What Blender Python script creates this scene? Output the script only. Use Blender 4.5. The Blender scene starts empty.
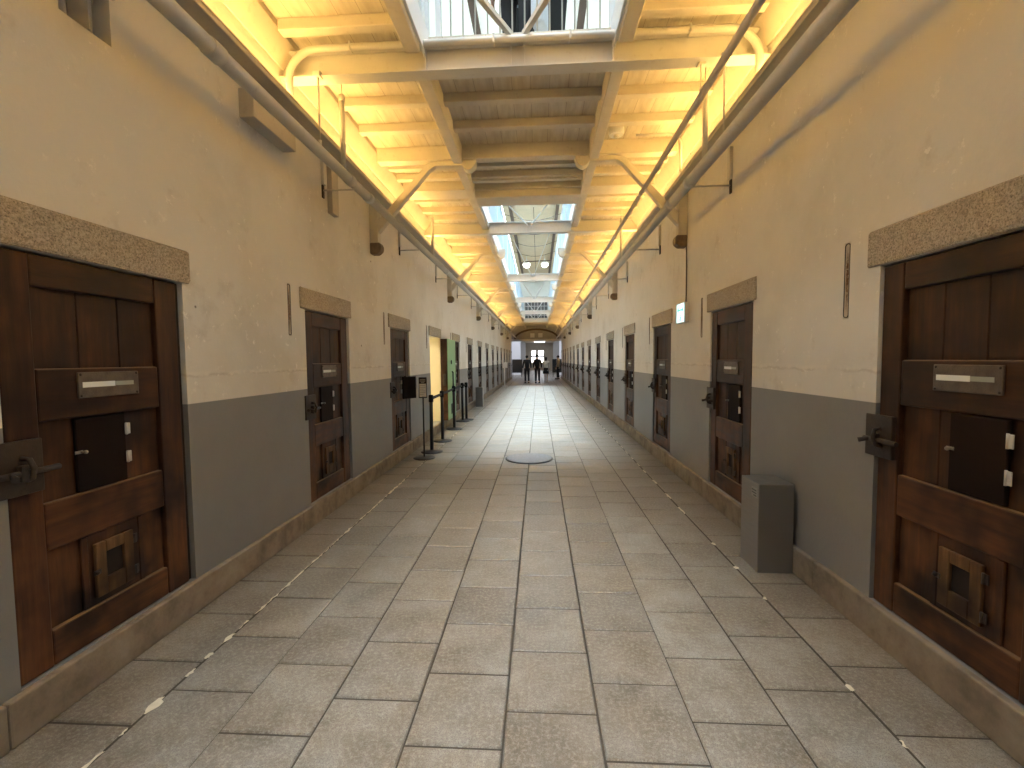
import bpy, bmesh, math, random
from mathutils import Vector, Matrix
random.seed(7)
PI = math.pi
S = bpy.context.scene
COL = S.collection

# ------------------------------------------------------------------ layout (metres; corridor runs along +Y)
XL, XR = -2.011, 1.721
XC = (XL + XR) / 2
KL, KR = -1.981, 1.691
ZK = 0.185
Y0, Y1 = -3.0, 34.0
ZW = 3.95
PITCH = 2.24
LD = [1.571 + PITCH * k for k in range(15)]          # near edge of each left door (lock side)
RD = [2.395 + PITCH * k for k in range(15)]          # far edge of each right door (lock side)
DW, DH = 0.885, 1.712
BEAMS = [-1.0, 3.6, 8.1, 12.95, 17.75, 22.5, 27.3, 32.0]
BRACES = [5.43, 10.05, 14.75, 19.4, 24.05, 28.7]
WBL, WBR = (-0.985, -0.875), (0.598, 0.706)         # long timber beams either side of the opening
OPEN1, OPEN2 = (-0.6, 3.66), (6.83, 28.2)
ORD = ['first', 'second', 'third', 'fourth', 'fifth', 'sixth', 'seventh', 'eighth', 'ninth', 'tenth', 'eleventh', 'twelfth',
       'thirteenth', 'fourteenth', 'fifteenth', 'sixteenth', 'seventeenth', 'eighteenth']

# ------------------------------------------------------------------ mesh helpers
class MB:
    """collects shapes into one bmesh"""
    def __init__(s): s.bm = bmesh.new()
    def box(s, x0, x1, y0, y1, z0, z1, bev=0.0, seg=1, mi=0):
        g = bmesh.ops.create_cube(s.bm, size=1.0)
        vs = g['verts']
        c = Vector(((x0+x1)/2, (y0+y1)/2, (z0+z1)/2)); d = Vector((x1-x0, y1-y0, z1-z0))
        for v in vs: v.co = Vector((v.co.x*d.x, v.co.y*d.y, v.co.z*d.z)) + c
        fs = list({f for v in vs for f in v.link_faces})
        for f in fs: f.material_index = mi
        if bev > 0:
            es = list({e for v in vs for e in v.link_edges})
            r = bmesh.ops.bevel(s.bm, geom=es, offset=min(bev, 0.45*min(abs(d.x), abs(d.y), abs(d.z))), segments=seg, affect='EDGES', profile=0.5)
            for f in r['faces']: f.material_index = mi
        return s
    def cyl(s, a, b, r, r2=None, seg=16, caps=True, mi=0):
        a, b = Vector(a), Vector(b); r2 = r if r2 is None else r2
        d = (b-a).normalized(); u = d.orthogonal().normalized(); w = d.cross(u)
        A, B = [], []
        for i in range(seg):
            t = 2*PI*i/seg; o = u*math.cos(t) + w*math.sin(t)
            A.append(s.bm.verts.new(a+o*r)); B.append(s.bm.verts.new(b+o*r2))
        for i in range(seg):
            f = s.bm.faces.new((A[i], A[(i+1) % seg], B[(i+1) % seg], B[i])); f.smooth = True; f.material_index = mi
        if caps:
            f = s.bm.faces.new(A[::-1]); f.material_index = mi
            f = s.bm.faces.new(B); f.material_index = mi
        return s
    def tube(s, pts, r, seg=12, mi=0):
        pts = [Vector(p) for p in pts]
        if not isinstance(r, (list, tuple)): r = [r]*len(pts)
        t0 = (pts[1]-pts[0]).normalized(); u = t0.orthogonal().normalized(); rings = []
        for i, p in enumerate(pts):
            if i == 0: t = t0
            elif i == len(pts)-1: t = (pts[-1]-pts[-2]).normalized()
            else: t = ((pts[i+1]-p).normalized() + (p-pts[i-1]).normalized()).normalized()
            u = (u - t*u.dot(t)).normalized(); w = t.cross(u)
            rings.append([s.bm.verts.new(p + (u*math.cos(2*PI*k/seg) + w*math.sin(2*PI*k/seg))*r[i]) for k in range(seg)])
        for A, B in zip(rings, rings[1:]):
            for k in range(seg):
                f = s.bm.faces.new((A[k], A[(k+1) % seg], B[(k+1) % seg], B[k])); f.smooth = True; f.material_index = mi
        s.bm.faces.new(rings[0][::-1]).material_index = mi; s.bm.faces.new(rings[-1]).material_index = mi
        return s
    def prism(s, poly, axis, a, b, bev=0.0, mi=0):
        """poly: 2-D outline; axis 0/1/2 = extrusion axis from a to b"""
        def mk(p, t):
            if axis == 0: return Vector((t, p[0], p[1]))
            if axis == 1: return Vector((p[0], t, p[1]))
            return Vector((p[0], p[1], t))
        A = [s.bm.verts.new(mk(p, a)) for p in poly]; B = [s.bm.verts.new(mk(p, b)) for p in poly]
        fs = [s.bm.faces.new(A[::-1]), s.bm.faces.new(B)]
        for i in range(len(poly)):
            j = (i+1) % len(poly); fs.append(s.bm.faces.new((A[i], A[j], B[j], B[i])))
        for f in fs: f.material_index = mi
        bmesh.ops.recalc_face_normals(s.bm, faces=fs)
        if bev > 0:
            bmesh.ops.bevel(s.bm, geom=list({e for f in fs for e in f.edges}), offset=bev, segments=1, affect='EDGES')
        return s
    def lathe(s, prof, c, seg=32, mi=0):
        c = Vector(c); rings = []
        for r, z in prof:
            rings.append([s.bm.verts.new(c + Vector((r*math.cos(2*PI*k/seg), r*math.sin(2*PI*k/seg), z))) for k in range(seg)])
        for A, B in zip(rings, rings[1:]):
            for k in range(seg):
                f = s.bm.faces.new((A[k], A[(k+1) % seg], B[(k+1) % seg], B[k])); f.smooth = True; f.material_index = mi
        s.bm.faces.new(rings[0][::-1]); s.bm.faces.new(rings[-1])
        return s
    def ball(s, c, r, sx=1, sy=1, sz=1, seg=14):
        g = bmesh.ops.create_uvsphere(s.bm, u_segments=seg, v_segments=max(6, seg//2+1), radius=r)
        for v in g['verts']: v.co = Vector((v.co.x*sx, v.co.y*sy, v.co.z*sz)) + Vector(c)
        for f in {f for v in g['verts'] for f in v.link_faces}: f.smooth = True
        return s
    def obj(s, name, mats, parent=None, loc=None):
        me = bpy.data.meshes.new(name); s.bm.normal_update(); s.bm.to_mesh(me); s.bm.free()
        if not isinstance(mats, (list, tuple)): mats = [mats]
        for m in mats: me.materials.append(m)
        o = bpy.data.objects.new(name, me); COL.objects.link(o)
        if parent: o.parent = parent
        if loc: o.location = loc
        return o

def tag(o, label=None, cat=None, group=None, kind=None):
    if label: o['label'] = label
    if cat: o['category'] = cat
    if group: o['group'] = group
    if kind: o['kind'] = kind
    return o
def empty(name, loc=(0, 0, 0), rz=0.0):
    o = bpy.data.objects.new(name, None); o.empty_display_size = 0.1
    COL.objects.link(o); o.location = loc; o.rotation_euler = (0, 0, rz); return o
def copy_tree(o, parent=None, skip=()):
    c = o.copy(); COL.objects.link(c); c.parent = parent
    for ch in list(o.children):
        if ch.name.split('.')[0] in skip: continue
        copy_tree(ch, c, skip)
    return c

# ------------------------------------------------------------------ materials
def mat(name, col=(.5, .5, .5), rough=.6, metal=0.0, spec=.5):
    m = bpy.data.materials.new(name); m.use_nodes = True
    b = m.node_tree.nodes['Principled BSDF']
    b.inputs['Base Color'].default_value = (*col, 1); b.inputs['Roughness'].default_value = rough
    b.inputs['Metallic'].default_value = metal; b.inputs['Specular IOR Level'].default_value = spec
    return m
class NT:
    def __init__(s, m):
        s.m = m; s.t = m.node_tree; s.b = s.t.nodes['Principled BSDF']
    def n(s, typ, **kw):
        nd = s.t.nodes.new(typ)
        for k, v in kw.items():
            if k in nd.inputs: nd.inputs[k].default_value = v
            else: setattr(nd, k, v)
        return nd
    def l(s, a, b): s.t.links.new(a, b)
    def coord(s, scale=(1, 1, 1), which='Object', loc=(0, 0, 0)):
        tc = s.n('ShaderNodeTexCoord'); mp = s.n('ShaderNodeMapping'); mp.inputs['Scale'].default_value = scale
        mp.inputs['Location'].default_value = loc
        s.l(tc.outputs[which], mp.inputs['Vector']); return mp.outputs['Vector']
    def noise(s, vec, scale, detail=4, rough=.55):
        nd = s.n('ShaderNodeTexNoise'); nd.inputs['Scale'].default_value = scale; nd.inputs['Detail'].default_value = detail
        nd.inputs['Roughness'].default_value = rough; s.l(vec, nd.inputs['Vector']); return nd.outputs['Fac']
    def ramp(s, fac, stops):
        r = s.n('ShaderNodeValToRGB'); e = r.color_ramp.elements
        while len(e) < len(stops): e.new(.5)
        for el, (p, c) in zip(e, stops):
            el.position = p; el.color = (*c, 1) if len(c) == 3 else c
        s.l(fac, r.inputs['Fac']); return r.outputs['Color']
    def mix(s, fac, a, b, mode='MIX'):
        nd = s.n('ShaderNodeMix'); nd.data_type = 'RGBA'; nd.blend_type = mode
        for sock, v in ((nd.inputs[0], fac), (nd.inputs[6], a), (nd.inputs[7], b)):
            if hasattr(v, 'is_output'): s.l(v, sock)
            elif isinstance(v, (tuple, list)): sock.default_value = (*v, 1)
            else: sock.default_value = v
        return nd.outputs[2]
    def math(s, op, a, b=0.0, c=0.0):
        nd = s.n('ShaderNodeMath'); nd.operation = op
        for i, v in enumerate((a, b, c)):
            if hasattr(v, 'is_output'): s.l(v, nd.inputs[i])
            else: nd.inputs[i].default_value = v
        return nd.outputs[0]
    def rng(s, v, a, b, c=0., d=1.):
        nd = s.n('ShaderNodeMapRange'); s.l(v, nd.inputs['Value'])
        for k, x in zip(('From Min', 'From Max', 'To Min', 'To Max'), (a, b, c, d)): nd.inputs[k].default_value = x
        return nd.outputs['Result']
    def sep(s, vec):
        nd = s.n('ShaderNodeSeparateXYZ'); s.l(vec, nd.inputs[0]); return nd.outputs
    def base(s, c): s.l(c, s.b.inputs['Base Color'])
    def rough(s, r): s.l(r, s.b.inputs['Roughness'])
    def bump(s, h, strength=.3, dist=.01):
        nd = s.n('ShaderNodeBump'); nd.inputs['Strength'].default_value = strength; nd.inputs['Distance'].default_value = dist
        s.l(h, nd.inputs['Height']); s.l(nd.outputs['Normal'], s.b.inputs['Normal'])

def wood(name, dark, mid, light, wear=False, rough=.55, grain=(14, 14, 1.2)):
    m = mat(name, mid, rough, 0.0, .32); t = NT(m)
    oi = t.n('ShaderNodeObjectInfo')
    v = t.coord(grain); sh = t.n('ShaderNodeVectorMath'); sh.operation = 'ADD'
    t.l(v, sh.inputs[0]); sc = t.math('MULTIPLY', oi.outputs['Random'], 37.0); t.l(sc, sh.inputs[1]); v = sh.outputs[0]
    f = t.noise(v, 2.2, 6, .6)
    c = t.ramp(f, [(.28, dark), (.5, mid), (.74, light)])
    v2 = t.coord((1, 1, 1)); g = t.noise(v2, 3.1, 3)
    c = t.mix(t.rng(g, .42, .72), c, tuple(x*.45 for x in dark))
    if wear:
        z = t.sep(t.coord())[2]
        w = t.math('MULTIPLY', t.rng(z, 1.0, .35), t.rng(g, .62, .35))
        c = t.mix(t.math('MULTIPLY', w, .75), c, t.ramp(f, [(.25, tuple(x*1.6 for x in mid)), (.75, tuple(a*b for a, b in zip(light, (2.7, 2.8, 2.7))))]))
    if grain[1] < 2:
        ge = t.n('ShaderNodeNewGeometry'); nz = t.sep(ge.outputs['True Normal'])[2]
        c = t.mix(t.math('MULTIPLY', t.rng(nz, .25, .8), .75), c, (.24, .155, .08))     # paler tan on upward-facing edges
    t.base(c); t.bump(f, .25, .004)
    t.rough(t.rng(f, .2, .8, rough-.12, rough+.15))
    return m

M = {}
M['door_wood'] = wood('door_wood', (.018, .007, .0035), (.044, .0165, .0075), (.085, .034, .014), wear=True, rough=.5)
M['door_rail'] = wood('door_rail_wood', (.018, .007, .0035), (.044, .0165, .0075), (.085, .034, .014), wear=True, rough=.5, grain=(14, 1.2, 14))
M['door_panel'] = wood('door_panel_wood', (.018, .0075, .0035), (.045, .0175, .0075), (.085, .034, .014), wear=True, rough=.55)
M['hatch_wood'] = wood('feed_hatch_wood', (.06, .028, .012), (.16, .085, .036), (.30, .17, .075), rough=.6)
M['dark_wood'] = mat('hatch_dark_paint', (.012, .0055, .0035), .75, 0.0, .15)
M['dark_gap'] = mat('dark_gap_fill', (.010, .006, .004), .8)  # near-black in place of shade in the door gaps and openings

def painted(name, col, var=.12, rough=.6, scale=3.0, dirt=(.6, .5, .4), bump=.15):
    m = mat(name, col, rough); t = NT(m); v = t.coord()
    n1 = t.noise(v, scale, 5, .6); n2 = t.noise(v, scale*7, 3)
    c = t.ramp(n1, [(.3, tuple(x*(1-var) for x in col)), (.6, col)])
    c = t.mix(t.math('MULTIPLY', t.rng(n2, .6, .8), .35), c, tuple(a*b for a, b in zip(col, dirt)))
    t.base(c); t.bump(n2, bump, .004); return m
M['white_timber'] = painted('white_painted_timber', (.62, .57, .48), .12, .6)
M['ledge_paint'] = painted('ledge_paint', (.50, .46, .40), .08, .6)
M['white_steel'] = painted('white_painted_steel', (.60, .58, .54), .05, .42, bump=.04)
M['rail_white'] = mat('rail_white_paint', (.75, .77, .78), .4)
M['pipe_paint'] = painted('pipe_paint', (.56, .54, .50), .06, .45, bump=.03)
M['conduit_grey'] = mat('conduit_grey_paint', (.52, .48, .43), .5)
M['iron'] = painted('rusty_iron', (.045, .033, .026), .4, .55, 30, (1.9, .9, .5), .3); 
M['plate_iron'] = painted('worn_iron_plate', (.042, .028, .02), .4, .5, 22, (.5, .4, .3), .3)
M['slot_iron'] = painted('slot_plate_iron', (.12, .095, .075), .4, .5, 22, (.5, .4, .3), .3)
M['latch_metal'] = mat('dull_latch_metal', (.30, .28, .25), .4, .3)
M['bright_metal'] = mat('bright_hinge_metal', (.62, .60, .56), .45, .15)
M['slot_pale'] = mat('pale_slot_strip', (.80, .84, .82), .5)
M['slot_grey'] = mat('greyed_slot_strip', (.35, .38, .33), .5)
M['steel'] = None
M['black'] = mat('black_plastic', (.006, .006, .007), .6, 0.0, .2)
M['black_metal'] = mat('black_powder_coat', (.012, .012, .013), .4)
M['paper'] = mat('white_notice', (.78, .78, .76), .6)
M['notice_grey'] = mat('grey_print', (.42, .42, .42), .7)
M['notice_plate'] = mat('grey_notice_plate', (.34, .33, .31), .5)
M['conduit_dark'] = mat('dark_print', (.09, .09, .09), .6)
M['green'] = painted('green_door_paint', (.27, .47, .25), .06, .5)
M['cream_paint'] = mat('cream_cell_paint', (.78, .71, .52), .7)
M['dark_glass'] = mat('dark_glass', (.015, .017, .02), .15)
M['cable'] = mat('cable_sheath', (.16, .13, .10), .6)
M['endgrain'] = painted('brown_end_grain', (.20, .15, .10), .35, .8, 18, (.5, .4, .3), .4)
M['rust'] = None

# brushed stainless steel
m = mat('brushed_steel', (.30, .29, .28), .38, .85); t = NT(m); n = t.noise(t.coord((3, 3, 60)), 4, 3)
t.rough(t.rng(n, .3, .7, .3, .46)); M['steel'] = m
# rust streaked slot filling
m = mat('rust_streak', (.55, .50, .42), .85); t = NT(m); v = t.coord(); xyz = t.sep(v); n = t.noise(t.coord((60, 60, 7)), 1.6, 5); n2 = t.noise(v, 60, 3)
d = t.math('ABSOLUTE', t.math('ADD', xyz[1], t.math('MULTIPLY', t.math('SUBTRACT', n, .5), .022)))
up_ = t.math('MULTIPLY', t.rng(xyz[2], .02, .14), t.rng(xyz[2], .40, .30))
k = t.math('MULTIPLY', t.rng(d, .015, .005), up_); k = t.math('MULTIPLY', k, t.rng(n2, .25, .5))
t.base(t.mix(k, (.54, .485, .40), (.13, .055, .018))); M['rust'] = m
# granite lintel
m = mat('granite', (.36, .31, .25), .75); t = NT(m); v = t.coord()
n1 = t.noise(v, 120, 3, .7); n2 = t.noise(v, 5, 3); n3 = t.noise(v, 60, 2, .6)
c = t.ramp(n1, [(.36, (.17, .14, .105)), (.46, (.37, .32, .25)), (.66, (.55, .485, .395))])
c = t.mix(t.math('MULTIPLY', t.rng(n3, .58, .68), .55), c, (.10, .08, .06))
c = t.mix(t.math('MULTIPLY', t.rng(n2, .45, .75), .25), c, (.24, .19, .14)); t.base(c); t.bump(n1, .3, .004); M['granite'] = m
# kerb stone
m = mat('kerb_concrete', (.30, .25, .185), .8); t = NT(m); v = t.coord()
n1 = t.noise(v, 5, 6, .65); n2 = t.noise(v, 60, 3)
c = t.ramp(n1, [(.3, (.13, .105, .075)), (.5, (.26, .215, .16)), (.75, (.37, .32, .25))])
c = t.mix(t.math('MULTIPLY', n2, .3), c, (.2, .16, .12)); t.base(c); t.bump(n2, .35, .004); M['kerb'] = m
# two-tone plaster wall
def wall_mat(name, seed):
    m = mat(name, (.6, .55, .45), .8); t = NT(m); v = t.coord((1, 1, 1), loc=(seed, seed*2.3, 0)); z = t.sep(t.coord())[2]
    n1 = t.noise(v, 1.1, 6, .6); n2 = t.noise(v, 9, 5, .65); n3 = t.noise(v, 45, 3); n4 = t.noise(v, 3.2, 5, .7)
    cr = t.ramp(n1, [(.3, (.63, .60, .535)), (.5, (.72, .695, .64)), (.7, (.76, .74, .695))])
    cr = t.mix(t.math('MULTIPLY', t.rng(n2, .60, .72), .55), cr, (.78, .73, .64))      # flaked pale patches
    cr = t.mix(t.math('MULTIPLY', t.rng(n4, .58, .75), .4), cr, (.40, .335, .26))      # brownish stains
    # rough seam of the old dado just above the grey paint
    wob = t.math('ADD', z, t.math('MULTIPLY', n2, .05))
    d = t.math('ABSOLUTE', t.math('SUBTRACT', wob, 1.395))
    seam = t.math('MULTIPLY', t.rng(d, .012, .002), t.rng(n4, .40, .55))
    cr = t.mix(t.math('MULTIPLY', seam, .32), cr, (.36, .30, .23))
    d2 = t.math('ABSOLUTE', t.math('SUBTRACT', wob, 1.41)); cr = t.mix(t.math('MULTIPLY', t.rng(d2, .02, .008), t.math('MULTIPLY', t.rng(n2, .45, .6), .5)), cr, (.84, .79, .70))
    spots = t.n('ShaderNodeTexVoronoi'); spots.inputs['Scale'].default_value = 2.6; t.l(v, spots.inputs['Vector'])
    cr = t.mix(t.rng(spots.outputs['Distance'], .035, .02), cr, (.06, .045, .035))      # small dark nail holes
    n6 = t.noise(v, 16, 6, .75); n7 = t.noise(v, .55, 5, .6)
    cr = t.mix(t.math('MULTIPLY', t.rng(n6, .60, .635), t.rng(n4, .45, .58)), cr, (.86, .83, .77))       # small chips
    cr = t.mix(t.math('MULTIPLY', t.rng(n7, .48, .68), t.math('MULTIPLY', t.rng(z, 2.1, 2.75), .22)), cr, (.40, .32, .235))   # tea-brown water stains high up
    gr = t.ramp(n1, [(.3, (.205, .205, .205)), (.7, (.255, .255, .25))])
    gr = t.mix(t.math('MULTIPLY', t.rng(n2, .62, .75), .2), gr, (.27, .265, .255))
    c = t.mix(t.rng(z, 1.2085, 1.2125), gr, cr); t.base(c)
    h = t.math('ADD', t.math('MULTIPLY', n2, .7), t.math('MULTIPLY', n3, .3)); h = t.math('SUBTRACT', h, t.math('MULTIPLY', seam, .6))
    t.bump(h, .22, .012); t.rough(t.rng(z, 1.20, 1.22, .5, .85)); return m
M['wall'] = wall_mat('plaster_wall', 0.0)
M['plain_plaster'] = painted('plain_plaster', (.58, .52, .43), .12, .8)
M['hall_grey'] = painted('hall_grey_plaster', (.42, .41, .40), .1, .8)
M['hall_white'] = mat('hall_white_plaster', (.8, .8, .82), .8)
M['upper_white'] = painted('upper_white_boards', (.72, .75, .72), .08, .6)
M['roof_cream'] = painted('roof_cream_boards', (.74, .61, .42), .1, .7)
M['purlin'] = mat('brown_purlin', (.13, .085, .06), .7)
# ceiling boards: seams run along the corridor
m = mat('ceiling_boards', (.62, .56, .46), .6); t = NT(m); v = t.coord(); xyz = t.sep(v)
fx = t.math('FRACT', t.math('MULTIPLY', t.math('ADD', xyz[0], 10.03), 1/.172))
fi = t.math('FLOOR', t.math('MULTIPLY', t.math('ADD', xyz[0], 10.03), 1/.172))
wn = t.n('ShaderNodeTexWhiteNoise'); wn.noise_dimensions = '1D'; t.l(fi, wn.inputs['W'])
n1 = t.noise(t.coord((9, 1.3, 1)), 2.0, 5)
c = t.ramp(n1, [(.3, (.50, .44, .35)), (.65, (.66, .61, .51))])
c = t.mix(t.math('MULTIPLY', wn.outputs['Value'], .25), c, (.46, .40, .31))
seam = t.math('LESS_THAN', t.math('MINIMUM', fx, t.math('SUBTRACT', 1.0, fx)), .014)
c = t.mix(t.math('MULTIPLY', seam, .6), c, (.22, .17, .11)); t.base(c)
t.bump(t.math('SUBTRACT', n1, seam), .3, .006); M['boards'] = m
# floor tiles: per-tile tone in a colour attribute
m = mat('floor_tiles', (.33, .29, .235), .5); t = NT(m); v = t.coord()
at = t.n('ShaderNodeAttribute'); at.attribute_name = 'tone'
n1 = t.noise(v, 55, 5, .75); n2 = t.noise(v, 3.4, 7, .68); n3 = t.noise(v, 210, 2, .6); n4 = t.noise(v, .8, 4); n5 = t.noise(v, 9, 5, .7)
c = t.ramp(n2, [(.32, (.15, .122, .088)), (.48, (.25, .217, .172)), (.68, (.37, .345, .30))])
c = t.mix(.34, t.mix(.9, c, at.outputs['Color'], 'MULTIPLY'), (.05, .04, .03))
c = t.mix(t.math('MULTIPLY', t.rng(n1, .46, .66), .6), c, (.38, .36, .31))
c = t.mix(t.math('MULTIPLY', t.rng(n3, .50, .64), .6), c, (.085, .07, .052))
c = t.mix(t.math('MULTIPLY', t.rng(n5, .55, .7), .4), c, (.135, .105, .073))
c = t.mix(t.math('MULTIPLY', t.rng(n4, .5, .72), .45), c, (.17, .135, .095))
t.base(c); t.bump(t.math('ADD', n1, t.math('MULTIPLY', n2, .6)), .18, .006)
t.rough(t.rng(n2, .3, .7, .30, .52)); M['tile'] = m
m = mat('tile_joint', (.06, .048, .035), .9); M['grout'] = m
M['old_paint'] = painted('old_white_line_paint', (.70, .64, .50), .2, .7, 20)
m = mat('manhole_metal', (.17, .17, .175), .42, .3); t = NT(m); n = t.noise(t.coord(), 40, 3); t.rough(t.rng(n, .3, .7, .35, .55)); M['manhole'] = m

def emis(name, col, s, base=(.8, .8, .8)):
    m = mat(name, base, .5); b = m.node_tree.nodes['Principled BSDF']
    b.inputs['Emission Color'].default_value = (*col, 1); b.inputs['Emission Strength'].default_value = s; return m
M['cove'] = emis('warm_light_strip', (1.0, .60, .21), 4.0)
M['day'] = emis('daylight_glass', (.80, .92, 1.0), 5.0)
M['ridge_fill'] = emis('ridge_fill_glow', (.85, .94, 1.0), 10.0)
M['day_soft'] = emis('hall_window_and_fill_glow', (.86, .90, 1.0), 1.5)
M['glow_boards'] = emis('glowing_white_boards', (.93, 1.0, .94), .36, (.75, .78, .74))  # emission added to brighten the white roof boards
M['day_far'] = emis('far_window_daylight', (.97, .97, 1.0), 5.0)
M['lamp_disc'] = emis('white_lamp_glass', (.95, .98, 1.0), 12.0)
M['exit_face'] = emis('sign_light_face', (.62, .98, 1.0), 1.15, (.7, .9, .9))
M['exit_green'] = emis('sign_green', (.05, .45, .36), .55, (.05, .4, .3))
m = mat('frosted_guard_sheet', (.62, .72, .78), .45); b = m.node_tree.nodes['Principled BSDF']
b.inputs['Transmission Weight'].default_value = 0.0
tr = m.node_tree.nodes.new('ShaderNodeBsdfTranslucent'); tr.inputs[0].default_value = (.55, .68, .76, 1)
mx = m.node_tree.nodes.new('ShaderNodeMixShader'); mx.inputs[0].default_value = .6
out = m.node_tree.nodes['Material Output']
m.node_tree.links.new(b.outputs[0], mx.inputs[1]); m.node_tree.links.new(tr.outputs[0], mx.inputs[2]); m.node_tree.links.new(mx.outputs[0], out.inputs[0])
M['guard'] = m
for k, c in dict(skin=(.55, .36, .27), hair=(.012, .010, .009), navy=(.015, .017, .024), black_cloth=(.010, .010, .012), grey_cloth=(.68, .67, .66),
                 tan_cloth=(.62, .54, .46), trousers=(.016, .016, .02), shoe=(.02, .02, .02), blue_cloth=(.55, .66, .80), bag_white=(.72, .78, .86), pale_sock=(.6, .57, .54)).items():
    M[k] = mat(k, c, .8)

# ------------------------------------------------------------------ floor: one mesh of stone tiles
def build_floor():
    bm = bmesh.new(); lay = bm.loops.layers.float_color.new('tone')
    f = bm.faces.new([bm.verts.new(p) for p in ((-9, Y0-1, -.006), (9, Y0-1, -.006), (9, 66, -.006), (-9, 66, -.006))]); f.material_index = 1
    TW, TL = .374, .393
    offs = {0: 1.775, 1: 1.96, 2: 1.76, 3: 1.95, 4: 1.735, -1: 1.605, -2: 1.825, -3: 1.63, -4: 1.83, -5: 1.63}
    rnd = random.Random(3)
    for k in range(-5, 5):
        xa = max(-.142 + TW*k, KL-.02); xb = min(-.142 + TW*(k+1), KR+.02)
        if k == 4: xb = KR + .02
        if k == -5: xa = KL - .02
        j = 0; y = offs[k] - TL*int((offs[k]-Y0)/TL + 1)
        wob = rnd.uniform(-.003, .003); pd = 0.0
        while y < 65:
            dy = rnd.uniform(-.008, .008); ya, yb = y + pd, y + TL + dy; pd = dy
            g = rnd.uniform(.0030, .0055); b = .005; zt = rnd.uniform(-.0007, .0007)
            tone = rnd.gauss(.97, .12); tw = rnd.uniform(-.03, .03); colr = (tone*(1+tw), tone, tone*(1-tw*1.2), 1)
            O = [(xa+g+wob, ya+g), (xb-g+wob, ya+g), (xb-g+wob, yb-g), (xa+g+wob, yb-g)]
            I = [(xa+g+b+wob, ya+g+b), (xb-g-b+wob, ya+g+b), (xb-g-b+wob, yb-g-b), (xa+g+b+wob, yb-g-b)]
            vo = [bm.verts.new((px, py, -.005)) for px, py in O]; vi = [bm.verts.new((px, py, zt)) for px, py in I]
            fs = [bm.faces.new(vi)] + [bm.faces.new((vo[q], vo[(q+1) % 4], vi[(q+1) % 4], vi[q])) for q in range(4)]
            for q, ff in enumerate(fs):
                for lp in ff.loops: lp[lay] = colr
            y += TL; j += 1
    # floor of the hall beyond, outside the corridor strip
    for xa, xb in ((-9, KL-.03), (KR+.03, 9)):
        for i in range(70):
            ya = 34.6 + i*.45
            f = bm.faces.new([bm.verts.new(p) for p in ((xa, ya, -.001), (xb, ya, -.001), (xb, ya+.44, -.001), (xa, ya+.44, -.001))])
            for lp in f.loops: lp[lay] = (.95, .95, .95, 1)
    me = bpy.data.meshes.new('floor'); bm.to_mesh(me); bm.free()
    me.materials.append(M['tile']); me.materials.append(M['grout'])
    o = bpy.data.objects.new('floor', me); COL.objects.link(o)
    tag(o, 'worn grey stone tile floor laid in staggered rows down the corridor', 'floor', kind='structure')
build_floor()

# ------------------------------------------------------------------ walls with door holes
def build_wall(name, X, out, holes, label):
    """X inner face; out = -1 / +1 direction away from the corridor; holes (ya, yb, za, zb, through)"""
    bm = bmesh.new(); T = .36
    ys = sorted({Y0, Y1} | {h[0] for h in holes} | {h[1] for h in holes}); zs = sorted({0., ZW+.06} | {h[2] for h in holes} | {h[3] for h in holes})
    def inh(y, z, thr=False):
        return any(h[0] < y < h[1] and h[2] < z < h[3] and (h[4] >= T or not thr) for h in holes)
    cache = {}
    def V(x, y, z):
        k = (round(x, 4), round(y, 4), round(z, 4))
        if k not in cache: cache[k] = bm.verts.new((x, y, z))
        return cache[k]
    def quad(*p):
        try: bm.faces.new([V(*q) for q in p])
        except ValueError: pass
    Xb = X + out*T
    for ya, yb in zip(ys, ys[1:]):
        for za, zb in zip(zs, zs[1:]):
            cy, cz = (ya+yb)/2, (za+zb)/2
            if not inh(cy, cz): quad((X, ya, za), (X, yb, za), (X, yb, zb), (X, ya, zb))
            if not inh(cy, cz, True): quad((Xb, ya, za), (Xb, yb, za), (Xb, yb, zb), (Xb, ya, zb))
    for ya, yb, za, zb, d in holes:
        Xd = X + out*min(d, T)
        quad((X, ya, za), (Xd, ya, za), (Xd, ya, zb), (X, ya, zb)); quad((X, yb, za), (Xd, yb, za), (Xd, yb, zb), (X, yb, zb))
        quad((X, ya, zb), (Xd, ya, zb), (Xd, yb, zb), (X, yb, zb)); quad((X, ya, za), (Xd, ya, za), (Xd, yb, za), (X, yb, za))
        if d < T: quad((Xd, ya, za), (Xd, yb, za), (Xd, yb, zb), (Xd, ya, zb))
    for y in (Y0, Y1): quad((X, y, 0), (Xb, y, 0), (Xb, y, ZW+.06), (X, y, ZW+.06))
    quad((X, Y0, ZW+.06), (Xb, Y0, ZW+.06), (Xb, Y1, ZW+.06), (X, Y1, ZW+.06))
    bmesh.ops.recalc_face_normals(bm, faces=bm.faces)
    me = bpy.data.meshes.new(name); bm.to_mesh(me); bm.free(); me.materials.append(M['wall'])
    o = bpy.data.objects.new(name, me); COL.objects.link(o); tag(o, label, 'wall', kind='structure'); return o
OPEN_DOOR = 3
hl = [(y-.006, y+DW+.006, ZK, ZK+DH+.006, .5 if k == OPEN_DOOR else .10) for k, y in enumerate(LD)]
hl += [(1.868, 2.105, 2.945, 3.20, .20)]
hl += [(y-.25-.02, y-.25+.025, 1.66, 2.08, .035) for y in LD]
hr = [(y-DW-.006, y+.006, ZK, ZK+DH+.006, .10) for y in RD]
hr += [(y+.255-.025, y+.255+.02, 1.66, 2.08, .035) for y in RD]
build_wall('wall_left', XL, -1, hl, 'left cell wall, cream plaster above grey paint, with a row of cell doors')
build_wall('wall_right', XR, 1, hr, 'right cell wall, cream plaster above grey paint, with the exit sign')
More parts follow.
